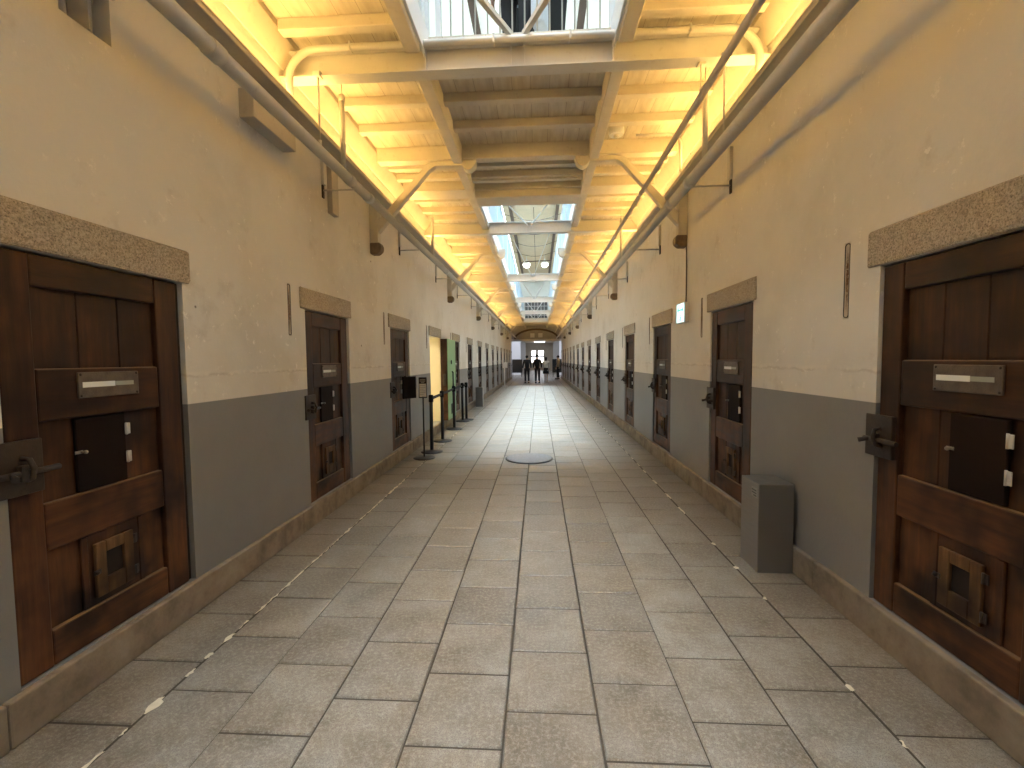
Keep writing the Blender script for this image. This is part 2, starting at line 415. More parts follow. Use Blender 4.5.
tag(MB().box(XL-.36, XR+.36, Y0-.2, Y0, 0, ZW).obj('wall_back', M['plain_plaster']), 'plain wall closing the corridor behind the viewer', 'wall', kind='structure')

# kerbs with a slightly uneven edge
def kerb(name, xa, xb, label):
    b = MB(); rnd = random.Random(name)
    y = Y0
    while y < Y1-.01:
        L = min(rnd.uniform(1.6, 2.3), Y1-y)
        b.box(xa, xb, y+.0015, y+L-.0015, 0, ZK+rnd.uniform(-.004, .0), .008, 2); y += L
    tag(b.obj(name, M['kerb']), label, 'kerb', kind='structure')
kerb('baseboard_left', XL-.10, KL, 'low stone kerb along the foot of the left wall')
kerb('baseboard_right', KR, XR+.10, 'low stone kerb along the foot of the right wall')

# ------------------------------------------------------------------ lintels, slots
def rough_block(x0, x1, y0, y1, z0, z1, seed):
    b = MB().box(x0, x1, y0, y1, z0, z1, .012, 2); rnd = random.Random(seed)
    for v in b.bm.verts: v.co += Vector((0, rnd.uniform(-.006, .006), rnd.uniform(-.005, .005)))
    return b
for k, y in enumerate(LD):
    tag(rough_block(XL-.02, XL+.014, y-.085, y+DW+.055, ZK+DH+.006, 2.086, k).obj('trim_%d' % (k+1), M['granite']),
        'granite lintel over the %s cell door on the left wall' % ORD[k], 'lintel', 'granite lintels over the left cell doors', 'structure')
for k, y in enumerate(RD):
    tag(rough_block(XR-.014, XR+.02, y-DW-.06, y+.085, ZK+DH+.006, 2.086, k+50).obj('trim_%d' % (k+21), M['granite']),
        'granite lintel over the %s cell door on the right wall' % ORD[k], 'lintel', 'granite lintels over the right cell doors', 'structure')
def slot_plate(ya, yb, X, s, label, grp):
    r = empty('rusted_slot', (X, (ya+yb)/2, 1.66)); w = (yb-ya)/2
    MB().box(min(0, s*.02), max(0, s*.02), -w+.002, w-.002, .004, .416, .002).obj('rust_filling', M['rust'], r, (-s*.022, 0, 0))
    ww = w-.003; arc = [(-s*.001, math.cos(a_)*ww, (.40 if a_ < PI else .02)+math.sin(a_)*.014) for a_ in [i*PI/8 for i in range(17)]] 
    arc = [(-s*.001, math.cos(a_)*ww, .40+math.sin(a_)*.014) for a_ in [i*PI/8 for i in range(9)]] + [(-s*.001, -math.cos(a_)*ww, .02-math.sin(a_)*.014) for a_ in [i*PI/8 for i in range(9)]]
    MB().tube(arc+[arc[0], arc[1]], .003, 6).obj('iron_loop', M['iron'], r)
    tag(r, label, 'wall slot', grp)
for k, y in enumerate(LD[1:10], 1):
    slot_plate(y-.27, y-.225, XL, 1, 'narrow rust-stained upright slot in the left wall before the %s cell door' % ORD[k], 'rusted slots beside the left doors')
for k, y in enumerate(RD[:9]):
    slot_plate(y+.23, y+.275, XR, -1, 'narrow rust-stained upright slot in the right wall just past the %s cell door' % ORD[k], 'rusted slots beside the right doors')

# ------------------------------------------------------------------ cell doors
def build_door(dh, df, ds):
    """dh, df, ds: how far the inspection hatch, the feed hatch and the slot plate sit from the lock side"""
    r = empty('door_1')
    W, H = DW, DH
    MB().box(-.05, -.032, .0, W, .0, H).obj('frame', M['dark_gap'], r)  # dark backing stands for the shaded recess behind the leaf
    def P(name, b, m=None, par=None): return b.obj(name, m or M['door_wood'], par or r)
    P('stile', MB().box(-.032, .0, .004, .128, .004, H-.004, .006, 2))
    P('stile', MB().box(-.032, .0, .716, W-.03, .004, H-.004, .006, 2))
    P('gap_strip', MB().box(-.032, -.010, W-.026, W-.002, .004, H-.004, .004), M['dark_gap'])  # dark strip where the hinge-side gap lies in shade
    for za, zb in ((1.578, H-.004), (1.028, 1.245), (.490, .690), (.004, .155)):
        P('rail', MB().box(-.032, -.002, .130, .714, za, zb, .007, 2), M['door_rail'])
    for za, zb in ((1.245, 1.578), (.690, 1.028), (.155, .490)):
        b = MB(); n = 3; w = .586/n
        for i in range(n): b.box(-.036, -.024, .130+w*i+.0015, .130+w*(i+1)-.0015, za-.003, zb+.003, .003)
        P('panel', b, M['door_panel'])
    # inspection slot plate
    sp = P('slot_plate', MB().box(-.002, .008, ds, ds+.298, 1.112, 1.226, .003, 2), M['slot_iron'])
    P('slot_strip', MB().box(.0075, .0095, ds+.017, ds+.170, 1.158, 1.182), M['slot_pale'], sp)
    P('slot_strip', MB().box(.0075, .0095, ds+.171, ds+.268, 1.160, 1.180), M['slot_grey'], sp)
    for yy in (ds+.011, ds+.287):
        for zz in (1.122, 1.216): P('rivet', MB().ball((.008, yy, zz), .006, .6, 1, 1, 8), M['iron'], sp)
    # inspection hatch
    h = P('inspection_hatch', MB().box(-.024, -.006, dh, dh+.239, .694, 1.022, .004), M['dark_wood'])
    for z in (.944, .806):
        b = MB().box(-.008, -.002, dh+.234, dh+.262, z-.027, z+.027, .002).cyl((-.003, dh+.241, z-.029), (-.003, dh+.241, z+.029), .005, seg=10)
        P('hinge', b, M['bright_metal'], h)
    b = MB().box(-.006, -.003, dh-.010, dh+.026, .866, .880, .002).cyl((-.004, dh+.018, .873), (.014, dh+.018, .873), .005, seg=8).ball((.017, dh+.018, .873), .0085, seg=10)
    P('latch', b, M['latch_metal'], h)
    # lock: plate, bolt, hasp, handle
    l = P('lock', MB().box(.0, .022, -.058, .118, .755, .968, .004, 2), M['plate_iron'])
    P('bolt', MB().cyl((.034, -.045, .842), (.034, .165, .842), .012, seg=12).box(.02, .05, .02, .045, .81, .875, .004), M['iron'], l)
    P('hasp', MB().tube([(.022, .04, .90), (.05, .045, .895), (.062, .05, .86), (.05, .052, .82), (.022, .055, .81)], .010, 8), M['iron'], l)
    P('bolt_handle', MB().tube([(.034, -.01, .842), (.05, -.014, .84), (.066, -.02, .836), (.078, -.028, .832)], [.011, .010, .011, .013], 8), M['iron'], l)
    # feed hatch low in the door
    P('feed_hatch_board', MB().box(-.024, -.010, df-.05, df-.02, .158, .487, .003).box(-.024, -.010, df+.235, df+.262, .158, .487, .003).box(-.024, -.014, df-.02, df+.235, .158, .487), M['door_wood'])
    fr = MB()
    for a in ((0, .052, .190, .440), (.142, .192, .190, .440), (.052, .142, .388, .440), (.052, .142, .190, .268)):
        fr.box(-.013, .004, df+a[0], df+a[1], a[2], a[3], .003)
    f = P('feed_hatch', fr, M['hatch_wood'])
    P('feed_opening', MB().box(-.0135, -.011, df+.048, df+.146, .264, .392), M['dark_gap'], f)
    P('catch', MB().box(.003, .010, df-.017, df+.018, .30, .322, .002).ball((.012, df-.004, .311), .009, seg=8), M['iron'], f)
    for z in (.235, .392): P('hinge', MB().cyl((.003, df+.199, z-.022), (.003, df+.199, z+.022), .006, seg=8).box(-.004, .002, df+.186, df+.216, z-.02, z+.02), M['iron'], f)
    return r
LH = .275
protos = {'left': build_door(LH, .322, .288), 'right': build_door(.392, .375, .318)}
door = protos['left']
desc = ['dark brown timber cell door with an iron slot plate', 'dark brown panelled cell door']
first = {'left': True, 'right': True}
def place_door(n, k, side):
    if first[side]: o = protos[side]; first[side] = False
    else: o = copy_tree(protos[side], None, ('inspection_hatch',) if (side == 'left' and k == 2) else ())
    o.name = 'door_%d' % n
    if side == 'left': o.location = (XL-.012, LD[k], ZK)
    else: o.location = (XR+.012, RD[k], ZK); o.rotation_euler = (0, 0, PI)
    ex = {('left', 0): 'large dark timber cell door nearest the viewer on the left wall', ('right', 0): 'large dark timber cell door at the right edge, beside the steel box',
          ('left', 1): 'second cell door on the left wall, white strip in its slot plate', ('left', 2): 'third cell door on the left, its small inspection hatch swung open',
          ('right', 1): 'second cell door on the right wall, between the steel box and the exit sign', ('right', 2): 'third cell door on the right wall, just past the exit sign'}
    lab = ex.get((side, k), '%s timber cell door along the %s wall, closed' % (ORD[k], side))
    tag(o, lab, 'door', 'cell doors along the %s wall' % side, 'structure'); return o
n = 1
for k in range(15):
    if k != OPEN_DOOR: 
        o = place_door(n, k, 'left')
        if k == 2:   # its inspection hatch stands open at right angles to the wall
            hh = [c for c in door.children if c.name.startswith('inspection_hatch')][0]
            c = copy_tree(hh, o); a = math.radians(142); c.rotation_euler = (0, 0, a)      # turned about its hinges
            c.location = Vector((.002, LH+.239, 0)) - Matrix.Rotation(a, 3, 'Z') @ Vector((-.006, LH+.239, 0))
            MB().box(-.034, -.026, .27, .50, .70, 1.02).obj('hatch_opening', M['dark_gap'], o)
        n += 1
n = 21
for k in range(15): place_door(n, k, 'right'); n += 1
# the open door: leaf folded back flat against the wall beyond its opening, green inner face
ya = LD[OPEN_DOOR]; yb = ya + DW
r = empty('door_41', (XL, yb-.05, ZK))
MB().box(.012, .150, .0, .86, .02, 1.70, .006, 2).obj('leaf_core', M['door_wood'], r)
MB().box(.150, .160, .004, .856, .024, 1.696, .003).obj('inner_face', M['green'], r)
MB().cyl((.160, .36, 1.22), (.168, .36, 1.22), .045, seg=20).cyl((.166, .36, 1.22), (.172, .36, 1.22), .022, seg=16).obj('peephole', M['black'], r)
MB().tube([(.160, .42, 1.02), (.185, .42, 1.00), (.185, .42, .70), (.160, .42, .68)], .014, 8).obj('pull_handle', M['black'], r)
l = MB().box(.055, .115, -.016, .0, .74, .98, .004).obj('lock', M['iron'], r); MB().cyl((.085, -.03, .86), (.085, -.016, .86), .018, seg=12).obj('knob', M['iron'], l)
MB().box(.160, .166, .30, .42, .12, .34, .003).obj('kick_plate', M['black'], r)
b = MB().box(.03, .13, -.006, .0, .06, .62, .002); b.box(.03, .13, -.006, .0, 1.05, 1.62, .002); b.obj('edge_board', M['door_panel'], r)
tag(r, 'open cell door folded against the left wall, pale green inner face, behind the barrier posts', 'door', None, 'structure')
jl = MB(); jl.box(XL-.36, XL-.004, ya-.006, ya-.002, ZK, ZK+DH).box(XL-.36, XL-.004, yb+.001, yb+.006, ZK, ZK+DH).box(XL-.36, XL-.004, ya-.006, yb+.006, ZK+DH+.001, ZK+DH+.006)
tag(jl.obj('trim_60', M['cream_paint']), 'cream painted reveal of the open doorway on the left', 'door reveal', kind='structure')
# cell behind it
cx0, cx1, cy0, cy1 = XL-.365, XL-2.6, ya-.7, yb+.35
b = MB(); b.box(cx1-.05, cx1, cy0, cy1, .1, 2.7); b.box(cx1, cx0, cy0-.05, cy0, .1, 2.7); b.box(cx1, cx0, cy1, cy1+.05, .1, 2.7); b.box(cx1, cx0, cy0, cy1, 2.7, 2.75); b.box(cx1, cx0, cy0, cy1, .08, ZK)
tag(b.obj('room', M['cream_paint']), 'cream painted cell seen through the open doorway on the left', 'room', kind='structure')
tag(MB().box(cx1+.8, cx1+1.2, cy0+.3, cy1-.3, 2.64, 2.70, .01).obj('cell_lamp', emis('cell_lamp_glow', (1, .9, .68), 26.0)), 'warm ceiling lamp inside the open cell', 'lamp')

# ------------------------------------------------------------------ niche with two stubs, top left
r = empty('wall_vent', (XL, 1.868, 2.945))
MB().box(-.19, .012, .118, .128, .001, .254).obj('divider_plate', M['pipe_paint'], r)
for yy in (.075, .19):
    MB().cyl((-.10, yy, .0), (-.10, yy, .254), .04, seg=18).cyl((-.10, yy, .20), (-.10, yy, .25), .048, seg=18).obj('pipe_stub', M['pipe_paint'], r)
MB().box(-.02, .010, -.02, .26, .225, .254, .003).obj('top_bar', M['pipe_paint'], r)
tag(r, 'small open niche with two pipe stubs high on the left wall', 'wall vent')
# bearing block under the left pipe
tag(MB().box(XL-.02, XL+.105, 3.03, 3.56, 3.105, 3.30, .006, 2).obj('bearing_block', M['ledge_paint']), 'painted bearing block under the pipe high on the left wall', 'block')

tag(MB().box(XL-.02, XL+.05, 4.30, 4.44, 2.87, 3.384, .006, 2).obj('wall_batten', M['ledge_paint']), 'short upright painted batten behind the first left pipe bracket', 'batten')
# ------------------------------------------------------------------ ledges with the hidden light strips
for nm, X, s, side in (('trim_41', XL, 1, 'left'), ('trim_42', XR, -1, 'right')):
    a, b_ = sorted((X-.0*s, X+.185*s)); tag(MB().box(a, b_, Y0, Y1, 3.385, 3.42, .004).obj(nm, M['ledge_paint']), 'narrow painted ledge high along the %s wall hiding warm light' % side, 'ledge', kind='structure')
    a, b_ = sorted((X+.165*s, X+.185*s)); tag(MB().box(a, b_, Y0, Y1, 3.4205, 3.436, .003).obj('trim_%d' % (43 if s > 0 else 44), M['white_timber']), 'pale lip on the edge of the %s ledge' % side, 'trim', kind='structure')
    a, b_ = sorted((X+.075*s, X+.13*s)); tag(MB().box(a, b_, Y0+.1, Y1-.3, 3.4205, 3.44, .002).obj('light_strip', M['cove']), 'warm light strip lying on the %s ledge below the ceiling' % side, 'light strip')
    tag(MB().prism([(X, 3.755), (X+.012*s, 3.755), (X+.115*s, 3.90), (X+.115*s, ZW), (X, ZW)], 1, Y0, Y1).obj('trim_%d' % (45 if s > 0 else 46), M['white_timber']), 'timber wall plate where the %s wall meets the ceiling' % side, 'wall plate', kind='structure')

# ------------------------------------------------------------------ ceiling boards and timbers
tag(MB().box(XL, WBL[1], Y0, Y1, ZW, ZW+.05).box(WBR[0], XR, Y0, Y1, ZW, ZW+.05).box(WBL[1], WBR[0], Y0, OPEN1[0], ZW, ZW+.05)
    .box(WBL[1], WBR[0], OPEN1[1], OPEN2[0], ZW, ZW+.05).box(WBL[1], WBR[0], OPEN2[1], Y1, ZW, ZW+.05).obj('ceiling', M['boards']),
    'cream painted board ceiling lit warm yellow from the ledges', 'ceiling', kind='structure')
for (a, b_), side in ((WBL, 'left'), (WBR, 'right')):
    tag(MB().box(a, b_, Y0, 3.47, 3.755, ZW, .006).obj('timber_beam', M['white_timber']), 'long timber beam on the %s side of the near ceiling opening' % side, 'beam', kind='structure')
    tag(MB().box(a, b_, 3.73, Y1, 3.755, ZW, .006).obj('timber_beam', M['white_timber']), 'long timber beam on the %s side of the far ceiling opening' % side, 'beam', kind='structure')
jproto = {}
def joist(x0, x1, y, w, zb, label, grp):
    key = (round(x1-x0, 3), w, zb)
    if key not in jproto:
        o = MB().box(0, x1-x0, -w/2, w/2, zb, ZW, .005).obj('ceiling_beam', M['white_timber']); jproto[key] = o
    else:
        o = jproto[key].copy(); COL.objects.link(o)
    o.location = (x0, y, 0); tag(o, label, 'beam', grp, 'structure')
offs = [(.24, 0), (.78, 0), (1.28, 0), (1.85, 1), (2.24, 0), (2.58, 0), (3.02, 2), (3.46, 0), (3.95, 0), (4.36, 0)]
for bi, by in enumerate(BEAMS[:-1]):
    ln = BEAMS[bi+1]-by; i = 0
    for d, kind in offs:
        d2 = d*ln/4.6
        w, zb = ((.085, 3.865), (.13, 3.79), (.34, 3.82))[kind]
        where = 'before the first steel beam' if bi == 0 else 'past the %s steel beam' % ORD[bi-1]
        for (xa, xb, side) in ((XL+.125, WBL[0], 'left'), (WBR[1], XR-.125, 'right')):
            joist(xa, xb, by+d2, w, zb, '%s ceiling joist %s, %s side' % (ORD[i], where, side), 'ceiling joists on the %s side' % side)
        i += 1
        yy = by+d2
        if (OPEN1[1]+.1 < yy < OPEN2[0]-.25) or yy < OPEN1[0]-.05 or yy > OPEN2[1]+.1:
            joist(WBL[1], WBR[0], yy, w, zb, '%s ceiling joist %s, between the long beams' % (ORD[i-1], where), 'ceiling joists between the openings')
joist(WBL[1], WBR[0], 6.63, .38, 3.73, 'broad timber header at the near end of the long ceiling opening', None)
joist(WBL[1], WBR[0], 3.80, .10, 3.80, 'pale timber header just past the first steel beam', None)
joist(WBL[1], WBR[0], OPEN2[1]+.1, .2, 3.73, 'timber header at the far end of the long ceiling opening', None)
joist(WBL[1], WBR[0], 6.18, .085, 3.84, 'extra ceiling joist next to the broad timber header', None)
# white edge boards of the openings
for (ya, yb), nm in ((OPEN1, 'near'), (OPEN2, 'far')):
    for x0, x1, side in ((WBL[1], WBL[1]+.022, 'left'), (WBR[0]-.022, WBR[0], 'right')):
        tag(MB().box(x0, x1, ya, yb, 3.80, 4.04, .003).obj('trim_%d' % (50+len(jproto)+(0 if nm == 'near' else 2)+(side == 'left')), M['rail_white']), 'white edge board on the %s side of the %s ceiling opening' % (side, nm), 'edge board', kind='structure')

# ------------------------------------------------------------------ steel I-beams
def steel_beam(y, label, parts=True):
    r = empty('steel_beam', (0, y, 0))
    zb, zt, w = 3.67, 3.865, .062
    b = MB().box(XL, XR, -w, w, zb, zb+.012, .001).box(XL, XR, -w, w, zt-.012, zt, .001).box(XL, XR, -.006, .006, zb+.012, zt-.012)
    b.obj('girder', M['white_steel'], r)
    b = MB()
    for x in (WBL[1]+.02, XC-.05, XC+.05, WBR[0]-.02):
        for s in (-1, 1): b.box(x-.004, x+.004, min(s*.006, s*.058), max(s*.006, s*.058), zb+.012, zt-.012)
    b.obj('stiffener', M['white_steel'], r)
    tag(r, label, 'beam', 'steel beams across the ceiling', 'structure'); return r
for i, y in enumerate(BEAMS[1:-1]):
    sb = steel_beam(y, '%s white steel beam crossing under the ceiling' % ORD[i])
# pipe along the first beam with bends down to the ledges
def arc_pts(c, r, a0, a1, n, y): return [(c[0]+r*math.cos(a0+(a1-a0)*i/n), y, c[1]+r*math.sin(a0+(a1-a0)*i/n)) for i in range(n+1)]
yp = 3.505
pts = [(XL+.10, yp, 3.425)] + arc_pts((XL+.10+.22, 3.625), .22, PI, PI/2, 8, yp) + arc_pts((XR-.10-.22, 3.625), .22, PI/2, 0, 8, yp) + [(XR-.10, yp, 3.425)]
r = empty('beam_pipe', (0, 0, 0))
MB().tube(pts, .028, 12).obj('pipe_run', M['pipe_paint'], r)
for x in (-1.42, -.32, .25, 1.12):
    MB().box(x-.008, x+.008, yp-.031, yp+.035, 3.812, 3.877, .003).obj('clamp', M['white_steel'], r)
tag(r, 'white pipe bent down at both ends along the first steel beam', 'pipe')
# small bent conduit at a joist on the right
pts = [(1.05, 5.0, 3.82), (1.30, 5.0, 3.82)] + arc_pts((1.40, 3.70), .12, PI/2, 0, 6, 5.0) + [(1.52, 5.0, 3.43)]
tag(MB().tube(pts, .014, 8).obj('conduit', M['pipe_paint']), 'thin bent conduit dropping behind the right ledge', 'conduit')

# bracing rods in the openings: V from the edges to the middle of the next beam
def brace_rod(x0, y0, x1, y1, rr, label):
    tag(MB().cyl((x0, y0, 3.80), (x1, y1, 3.80), rr, seg=8).obj('bracing_rod', M['rail_white']), label, 'rod', 'white bracing rods under the openings')
for s, nm in ((-1, 'left'), (1, 'right')):
    xe = XC + s*.62
    tag(MB().prism([(XC+s*.035, 3.53), (XC+s*.075, 3.53), (XC+s*.72, 2.28), (XC+s*.67, 2.28)], 2, 3.885, 3.92).obj('bracing_rod', M['white_steel']), 'flat white brace on the %s of the near opening' % nm, 'rod')
    prev = OPEN2[0]
    for i, y in enumerate(BEAMS[2:7]):
        brace_rod(XC+s*(.33 if i == 0 else .40), prev+.05, XC+s*.03, y-.06, .011, 'white bracing rod meeting the %s steel beam from the %s' % (ORD[i+1], nm)); prev = y

# ------------------------------------------------------------------ wall braces
def wall_brace(X, s, y, label):
    """profile in the X-Z plane; s = direction into the corridor"""
    r = empty('ceiling_brace', (X, y, 2.74)); zz = -2.74
    def q(d, z): return (s*d, z+zz)
    MB().prism([q(0, 2.86), q(.10, 2.86), q(.10, 3.384), q(0, 3.384)], 1, -.05, .05, .004).obj('post', M['white_timber'], r)
    pf = [q(0, 2.73), q(.09, 2.73), q(.135, 2.77), q(.14, 2.82), q(.12, 2.865), q(0, 2.865)]
    MB().prism(pf, 1, -.058, .058, .010).obj('post_foot', M['endgrain'], r)
    st = [q(.10, 2.98), q(.10, 3.12), q(.72, 3.775), q(.86, 3.80), q(1.14, 3.80), q(1.14, 3.735), q(.80, 3.735), q(.74, 3.70)]
    MB().prism(st, 1, -.045, .045, .006).obj('strut', M['white_timber'], r)
    e0 = abs((WBL[1] if s > 0 else WBR[0]) - X)
    ck = [q(e0-.02, 3.87), q(e0+.16, 3.87)] + [q(e0+.070+.090*math.cos(a), 3.80+.125*math.sin(a)*1.0) for a in [-i*PI/10 for i in range(11)]]
    MB().prism([ck[0], ck[1]] + ck[2:], 1, -.06, .06, .004).obj('end_cheek', M['white_timber'], r)
    MB().box(min(s*(e0-.16), s*(e0-.10)), max(s*(e0-.16), s*(e0-.10)), -.03, .03, 3.735+zz, 3.80+zz, .006).obj('strap', M['conduit_grey'], r)
    tag(r, label, 'brace', 'timber wall braces along the ceiling')
for i, y in enumerate(BRACES):
    wall_brace(XL, 1, y, '%s timber brace from the left wall up to the ceiling beam' % ORD[i])
    wall_brace(XR, -1, y, '%s timber brace from the right wall up to the ceiling beam' % ORD[i])

# ------------------------------------------------------------------ cove pipes, brackets, hangers
PLX, PLZ, PRX, PRZ, PRR = -1.705, 3.096, 1.365, 3.025, .044
def long_pipe(x, z, rr, label, mt, joints):
    r = empty('ceiling_pipe', (x, 0, z))
    MB().cyl((0, Y0+.01, 0), (0, Y1-.02, 0), rr, seg=24).obj('pipe_run', mt, r)
    for y in joints: MB().cyl((0, y-.045, 0), (0, y+.045, 0), rr*1.14, seg=24).obj('coupling', mt, r)
    tag(r, label, 'pipe')
long_pipe(PLX, PLZ, PRR, 'thick pale pipe running high along the left wall', M['pipe_paint'], [2.38, 4.1, 4.55, 8.4, 12.2, 16.0, 19.8, 23.6, 27.4, 31.2])
long_pipe(PRX, PRZ, PRR+.004, 'thick pale pipe running high along the right wall', M['pipe_paint'], [4.2, 4.75, 8.4, 12.2, 16.0, 19.8, 23.6, 27.4, 31.2])
long_pipe(1.245, 3.43, .027, 'thin dark grey conduit hung above the right pipe', M['conduit_grey'], [5.6, 9.4, 13.2, 17.0, 20.8])
for i in range(12):
    y = 4.2 + 2.33*i
    for X, s, px, pz, side in ((XL, 1, PLX, PLZ, 'left'), (XR, -1, PRX, PRZ, 'right')):
        zb = pz-.05; r = empty('pipe_mount', (X, y, zb))
        MB().box(min(0, s*.014), max(0, s*.014), -.018, .018, -.07, .05, .003).obj('wall_plate', M['iron'], r)
        MB().cyl((s*.01, 0, 0), (px-X, 0, 0), .0085, seg=8).obj('arm', M['pipe_paint'], r)
        MB().box(min(0, s*.03), max(0, s*.03), -.024, .024, .05, .33, .003).obj('upright', M['pipe_paint'], r)
        tag(r, '%s pipe bracket from the viewer on the %s wall' % (ORD[i], side), 'bracket', 'pipe brackets on the %s wall' % side)
def hanger(x, y, z0, z1, rr, label, hook=True):
    r = empty('pipe_hanger', (x, y, z0))
    MB().cyl((0, 0, 0), (0, 0, z1-z0), rr, seg=8).obj('rod', M['pipe_paint'], r)
    if hook: MB().box(-.03, .03, -.03, .03, z1-z0-.03, z1-z0+.012, .006).cyl((0, 0, .0), (0, 0, .05), rr*2.0, seg=8).obj('beam_clamp', M['white_steel'], r)
    tag(r, label, 'hanger')
hanger(PLX, 3.55, PLZ+PRR-.004, 3.69, .007, 'thin hanger rod from the first steel beam to the left pipe')
hanger(PRX+.03, 3.56, PRZ+PRR-.004, 3.69, .007, 'thin hanger rod from the first steel beam to the right pipe')
hanger(1.245, 3.62, 3.45, 3.69, .006, 'short rod holding the grey conduit under the first beam')
def riser(x, y, z0, z1, label):
    r = empty('riser_pipe', (x, y, z0)); MB().cyl((0, 0, 0), (0, 0, z1-z0), .022, seg=12).obj('tube', M['pipe_paint'], r)
    MB().cyl((0, 0, z1-z0), (0, 0, z1-z0+.05), .026, seg=12).cyl((0, 0, z1-z0+.05), (0, 0, ZW-z0), .006, seg=8).obj('top_fitting', M['conduit_grey'], r)
    tag(r, label, 'pipe')
riser(PLX, 3.98, PLZ+PRR-.004, 3.72, 'short upright pipe stub on the left pipe')
riser(PRX, 3.86, PRZ+PRR-.004, 3.60, 'short upright pipe stub on the right pipe')
riser(PLX, 7.35, PLZ+PRR-.004, 3.72, 'upright pipe stub on the left pipe before the second steel beam')
riser(PRX, 7.6, PRZ+PRR-.004, 3.72, 'upright pipe stub on the right pipe before the second steel beam')
# smoke detector on a joist
r = empty('smoke_detector', (.86, 5.10, ZW)); MB().lathe([(.085, -.0), (.085, -.05), (.075, -.075)], (0, 0, 0), 24).obj('housing', M['rail_white'], r)
MB().lathe([(.03, -.075), (.03, -.095), (.012, -.105)], (0, 0, 0), 16).obj('sensor', M['bright_metal'], r)
tag(r, 'round white detector on the ceiling boards right of the long beam', 'smoke detector')

# ------------------------------------------------------------------ exit sign with its cable
r = empty('exit_sign', (XR, 5.445, 1.975))
MB().box(-.05, 0, -.145, .145, -.115, .115, .006, 2).obj('case', M['rail_white'], r)
fc = MB().box(-.0525, -.050, -.135, .135, -.107, .107, .001).obj('light_face', M['exit_face'], r)
b = MB(); x0, x1 = -.0545, -.0525          # two-headed arrow above, running figure below
b.box(x0, x1, -.075, .075, .028, .042); 
for s in (-1, 1): b.prism([(s*.105, .035), (s*.062, .078), (s*.062, -.008)], 0, x0, x1)
b.obj('arrow', M['exit_green'], fc)
b = MB(); b.ball(((x0+x1)/2, -.012, -.028), .013, .1, 1, 1, 10)
b.prism([(-.03, -.045), (.004, -.042), (.018, -.068), (.030, -.092), (.020, -.096), (.002, -.074), (-.012, -.096), (-.036, -.096), (-.036, -.088), (-.018, -.086), (-.012, -.066), (-.030, -.062)], 0, x0, x1)
b.obj('running_figure', M['exit_green'], fc)
tag(r, 'small lit exit sign with green symbols on the right wall', 'exit sign')
tag(MB().tube([(XR-.006, 5.385, 2.095), (XR-.006, 5.386, 2.4), (XR-.006, 5.392, 2.76)], .006, 6).obj('sign_cable', M['cable']), 'thin cable running down the right wall to the exit sign', 'cable')

# ------------------------------------------------------------------ steel boxes by the kerbs
def steel_box(x0, x1, y0, y1, h, label, side):
    cx, cy = (x0+x1)/2, (y0+y1)/2; r = empty('steel_box', (cx, cy, 0)); a, b_ = (x1-x0)/2, (y1-y0)/2
    MB().box(-a, a, -b_, b_, .001, h, .004, 2).obj('casing', M['steel'], r)
    lb = MB().box(-a-.0015, -a, -b_+.02, -b_+.10, h-.10, h-.035).obj('notice', M['notice_plate'], r) if side > 0 else MB().box(a, a+.0015, -b_+.02, -b_+.10, h-.10, h-.035).obj('notice', M['notice_plate'], r)
    b = MB()
    for i in range(3):
        z = h-.052-.018*i; xx = (-a-.002, -a-.0015) if side > 0 else (a+.0015, a+.002)
        b.box(*xx, -b_+.028, -b_+(.092 if i < 2 else .07), z-.004, z+.004)
    b.obj('print', M['conduit_dark'], lb)
    tag(r, label, 'box')
steel_box(1.458, 1.688, 3.045, 3.30, .603, 'brushed steel box standing against the right kerb past the near door', 1)
steel_box(-1.94, -1.72, 13.75, 14.0, .60, 'brushed steel box standing against the left kerb far down', -1)

# ------------------------------------------------------------------ manhole cover
r = empty('manhole_cover', (-.145, 6.51, 0)); MB().lathe([(.345, .0), (.345, .010), (.335, .014)], (0, 0, 0), 56).obj('rim', M['black_metal'], r)
MB().lathe([(.326, .0135), (.326, .016), (.32, .0175)], (0, 0, 0), 56).obj('plate', M['manhole'], r)
tag(r, 'round grey metal cover lying in the middle of the tile floor', 'manhole cover')
# old paint traces on the tile joints
rnd = random.Random(11)
def paint_line(name, X, ys, label):
    b = MB()
    for y, L, w in ys:
        p = []; nn = 12
        for i in range(nn):
            a = 2*PI*i/nn; p.append((X+rnd.uniform(-.006, .006)+w*math.cos(a)*rnd.uniform(.6, 1.1), y+L*math.sin(a)*rnd.uniform(.75, 1.05)))
        b.prism(p, 2, .0006, .0016)
    tag(b.obj(name, M['old_paint']), label, 'paint marks', kind='stuff')
paint_line('old_paint_marks', -1.636, [(1.47, .05, .010), (1.60, .02, .005), (1.735, .055, .022), (1.94, .03, .010), (2.06, .025, .012), (2.20, .05, .014), (2.32, .05, .005)] +
           [(2.5+.13*i, .075, rnd.uniform(.003, .009)) for i in range(9)] + [(3.7+.16*i, .09, rnd.uniform(.004, .016)) for i in range(11)] + [(5.5+.3*i, .12, rnd.uniform(.003, .008)) for i in range(20)], 'broken line of old pale paint along a tile joint on the left')
paint_line('old_paint_marks', 1.352, [(1.69, .02, .006), (1.98, .025, .012), (2.72, .02, .010), (3.12, .02, .016), (3.52, .03, .016), (4.3, .1, .012), (4.75, .12, .01), (5.3, .1, .012)] + [(5.8+.4*i, .12, rnd.uniform(.003, .008)) for i in range(18)], 'scattered specks of old pale paint along a tile joint on the right')

